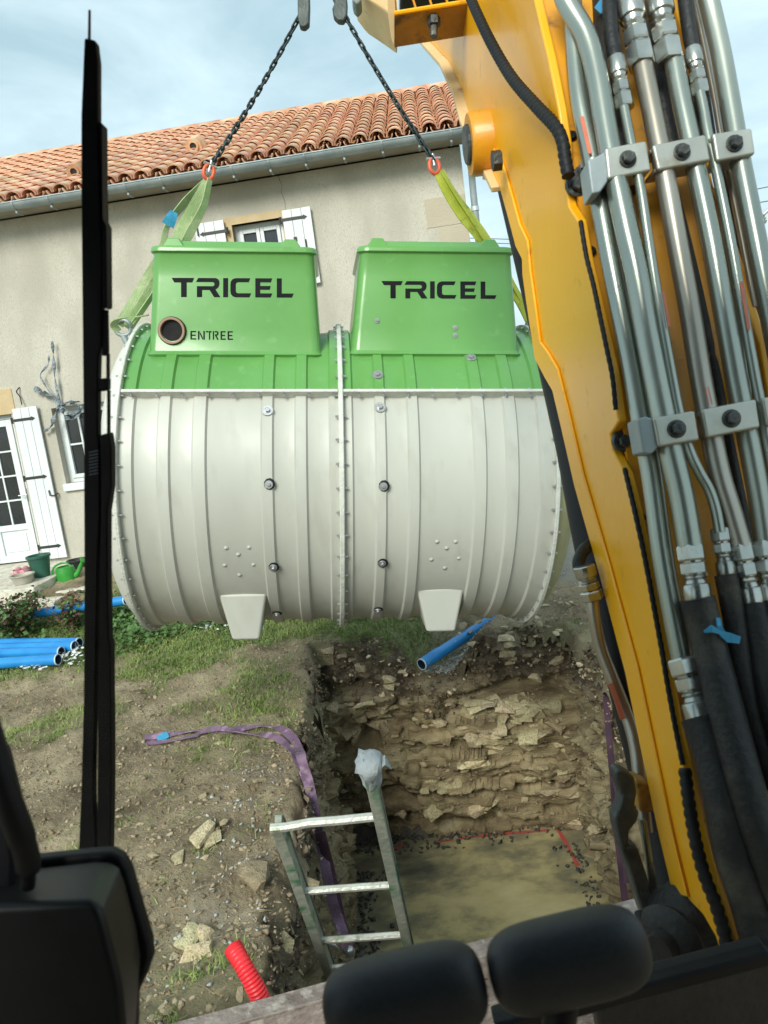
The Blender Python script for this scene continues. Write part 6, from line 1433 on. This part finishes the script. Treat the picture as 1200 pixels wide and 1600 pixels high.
wprism([(155, 680), (170, 676), (174, 700), (174, 760), (168, 800), (168, 900), (170, 1000), (173, 1010), (173, 1060), (174, 1150), (174, 1240), (172, 1338), (151, 1338), (152, 1100), (156, 900), (157, 760)], .016, 'wiper_blade', par=w1)
wprism([(138, 15), (141, 15), (141, 62), (137, 62)], .002, 'wiper_spline', 'wiper_grey', bv=0, par=w1)
for k in range(8): wprism([(140, 706 + k * 5), (154, 703 + k * 5), (154, 705 + k * 5), (140, 708 + k * 5)], -.002, 'wiper_rib', 'wiper_grey', par=w1, bv=0)
# black housing with its rim, not a lamp, lower left
def layer(pts, d): return [P(x, y, d) for x, y in pts]
fa = [(-90, 1418), (60, 1412), (130, 1408), (150, 1412), (159, 1424), (166, 1450), (184, 1520), (196, 1570), (204, 1660), (204, 1760), (-90, 1760)]
fb = [(-90, 1362), (70, 1352), (150, 1343), (176, 1343), (188, 1352), (196, 1372), (214, 1440), (222, 1490), (216, 1560), (208, 1660), (206, 1760), (-90, 1760)]
mb = MB(); A = layer(fa[:6] + [(184, 1520), (190, 1545), (196, 1600), (202, 1660), (204, 1760), (-90, 1760)], .50); B_ = layer(fb, .565); n = 12
mb.add(A + B_, [tuple(range(n - 1, -1, -1)), tuple(range(n, 2 * n))] + [(i, (i + 1) % n, n + (i + 1) % n, n + i) for i in range(n)])
mb.build('black_housing', 'housing_black', ex, bevel=.006, seg=4)
rm_ = [(-90, 1350), (60, 1342), (140, 1334), (172, 1332), (190, 1341), (201, 1362), (216, 1415), (234, 1475), (236, 1500), (228, 1525), (212, 1560), (210, 1640), (208, 1760), (-90, 1760)]
MB().prism(layer(rm_, .566), cF * .014).build('housing_rim', 'cab_black', ex, bevel=.004, seg=3)
MB().tube(spline([P(-30, 1120, .50), P(-8, 1190, .50), (P(12, 1250, .50)), P(34, 1310, .505), P(44, 1350, .51), P(43, 1385, .515)], 5), [.010] * 8 + [.009] * 8 + [.008] * 6 + [.005] * 4, 14).build('housing_stalk', 'cab_black', ex, smooth=60)
MB().prism(layer([(-120, 1150), (-14, 1180), (6, 1260), (22, 1340), (20, 1400), (-120, 1420)], .53), cF * .03).build('cab_post', 'cab_black', ex, bevel=.004)
MB().tube(spline([P(2, 1262, .518), P(20, 1320, .52), P(32, 1365, .52)], 5), .0016, 8).build('steel_strip', 'zinc', ex, smooth=60)
# rubber grips of the travel levers
def grip(a, b_, d, rpx, lab):
    A, B_ = P(a[0], a[1], d), P(b_[0], b_[1], d); ax = (B_ - A).normalized(); L_ = (B_ - A).length; r_ = rpx / F_PX * d; cr_ = r_ * .62
    mb = MB(); up = (cU - ax * ax.dot(cU)).normalized(); out = ax.cross(up); vs = []; N1, N2 = 26, 36
    for i in range(N1 + 1):
        t_ = -1 + 2 * i / N1; t2 = math.copysign(1 - (1 - abs(t_)) ** 1.9, t_); s_ = max(1e-3, (1 - abs(t2) ** 4.2)) ** (1 / 3.0)
        c = A.lerp(B_, .5 + t2 * .5)
        for j in range(N2):
            a_ = 2 * math.pi * j / N2; ca, sa = math.cos(a_), math.sin(a_); e_ = .78
            vs.append(c + up * math.copysign(abs(ca) ** e_, ca) * r_ * s_ + out * math.copysign(abs(sa) ** e_, sa) * r_ * .8 * s_)
    fs = [(i * N2 + j, i * N2 + (j + 1) % N2, (i + 1) * N2 + (j + 1) % N2, (i + 1) * N2 + j) for i in range(N1) for j in range(N2)] + [tuple(range(N2 - 1, -1, -1)), tuple(range(N1 * N2, (N1 + 1) * N2))]
    mb.add(vs, fs); G = mb.build('lever_grip', 'grip_black', ex, smooth=80); G['label'] = lab
    return G, (A + B_) / 2
G1, c1 = grip((508, 1588), (758, 1530), .55, 68, 'left rubber lever grip'); G2, c2 = grip((765, 1528), (1011, 1470), .55, 65, 'right rubber lever grip')
for c, (px, py) in ((c1, (606, 1760)), (c2, (850, 1760))): MB().tube([c + (P(px, py, .55) - c) * .12, P(px, py, .54)], .012, 14).build('lever_rod', 'cab_black', ex, smooth=60)
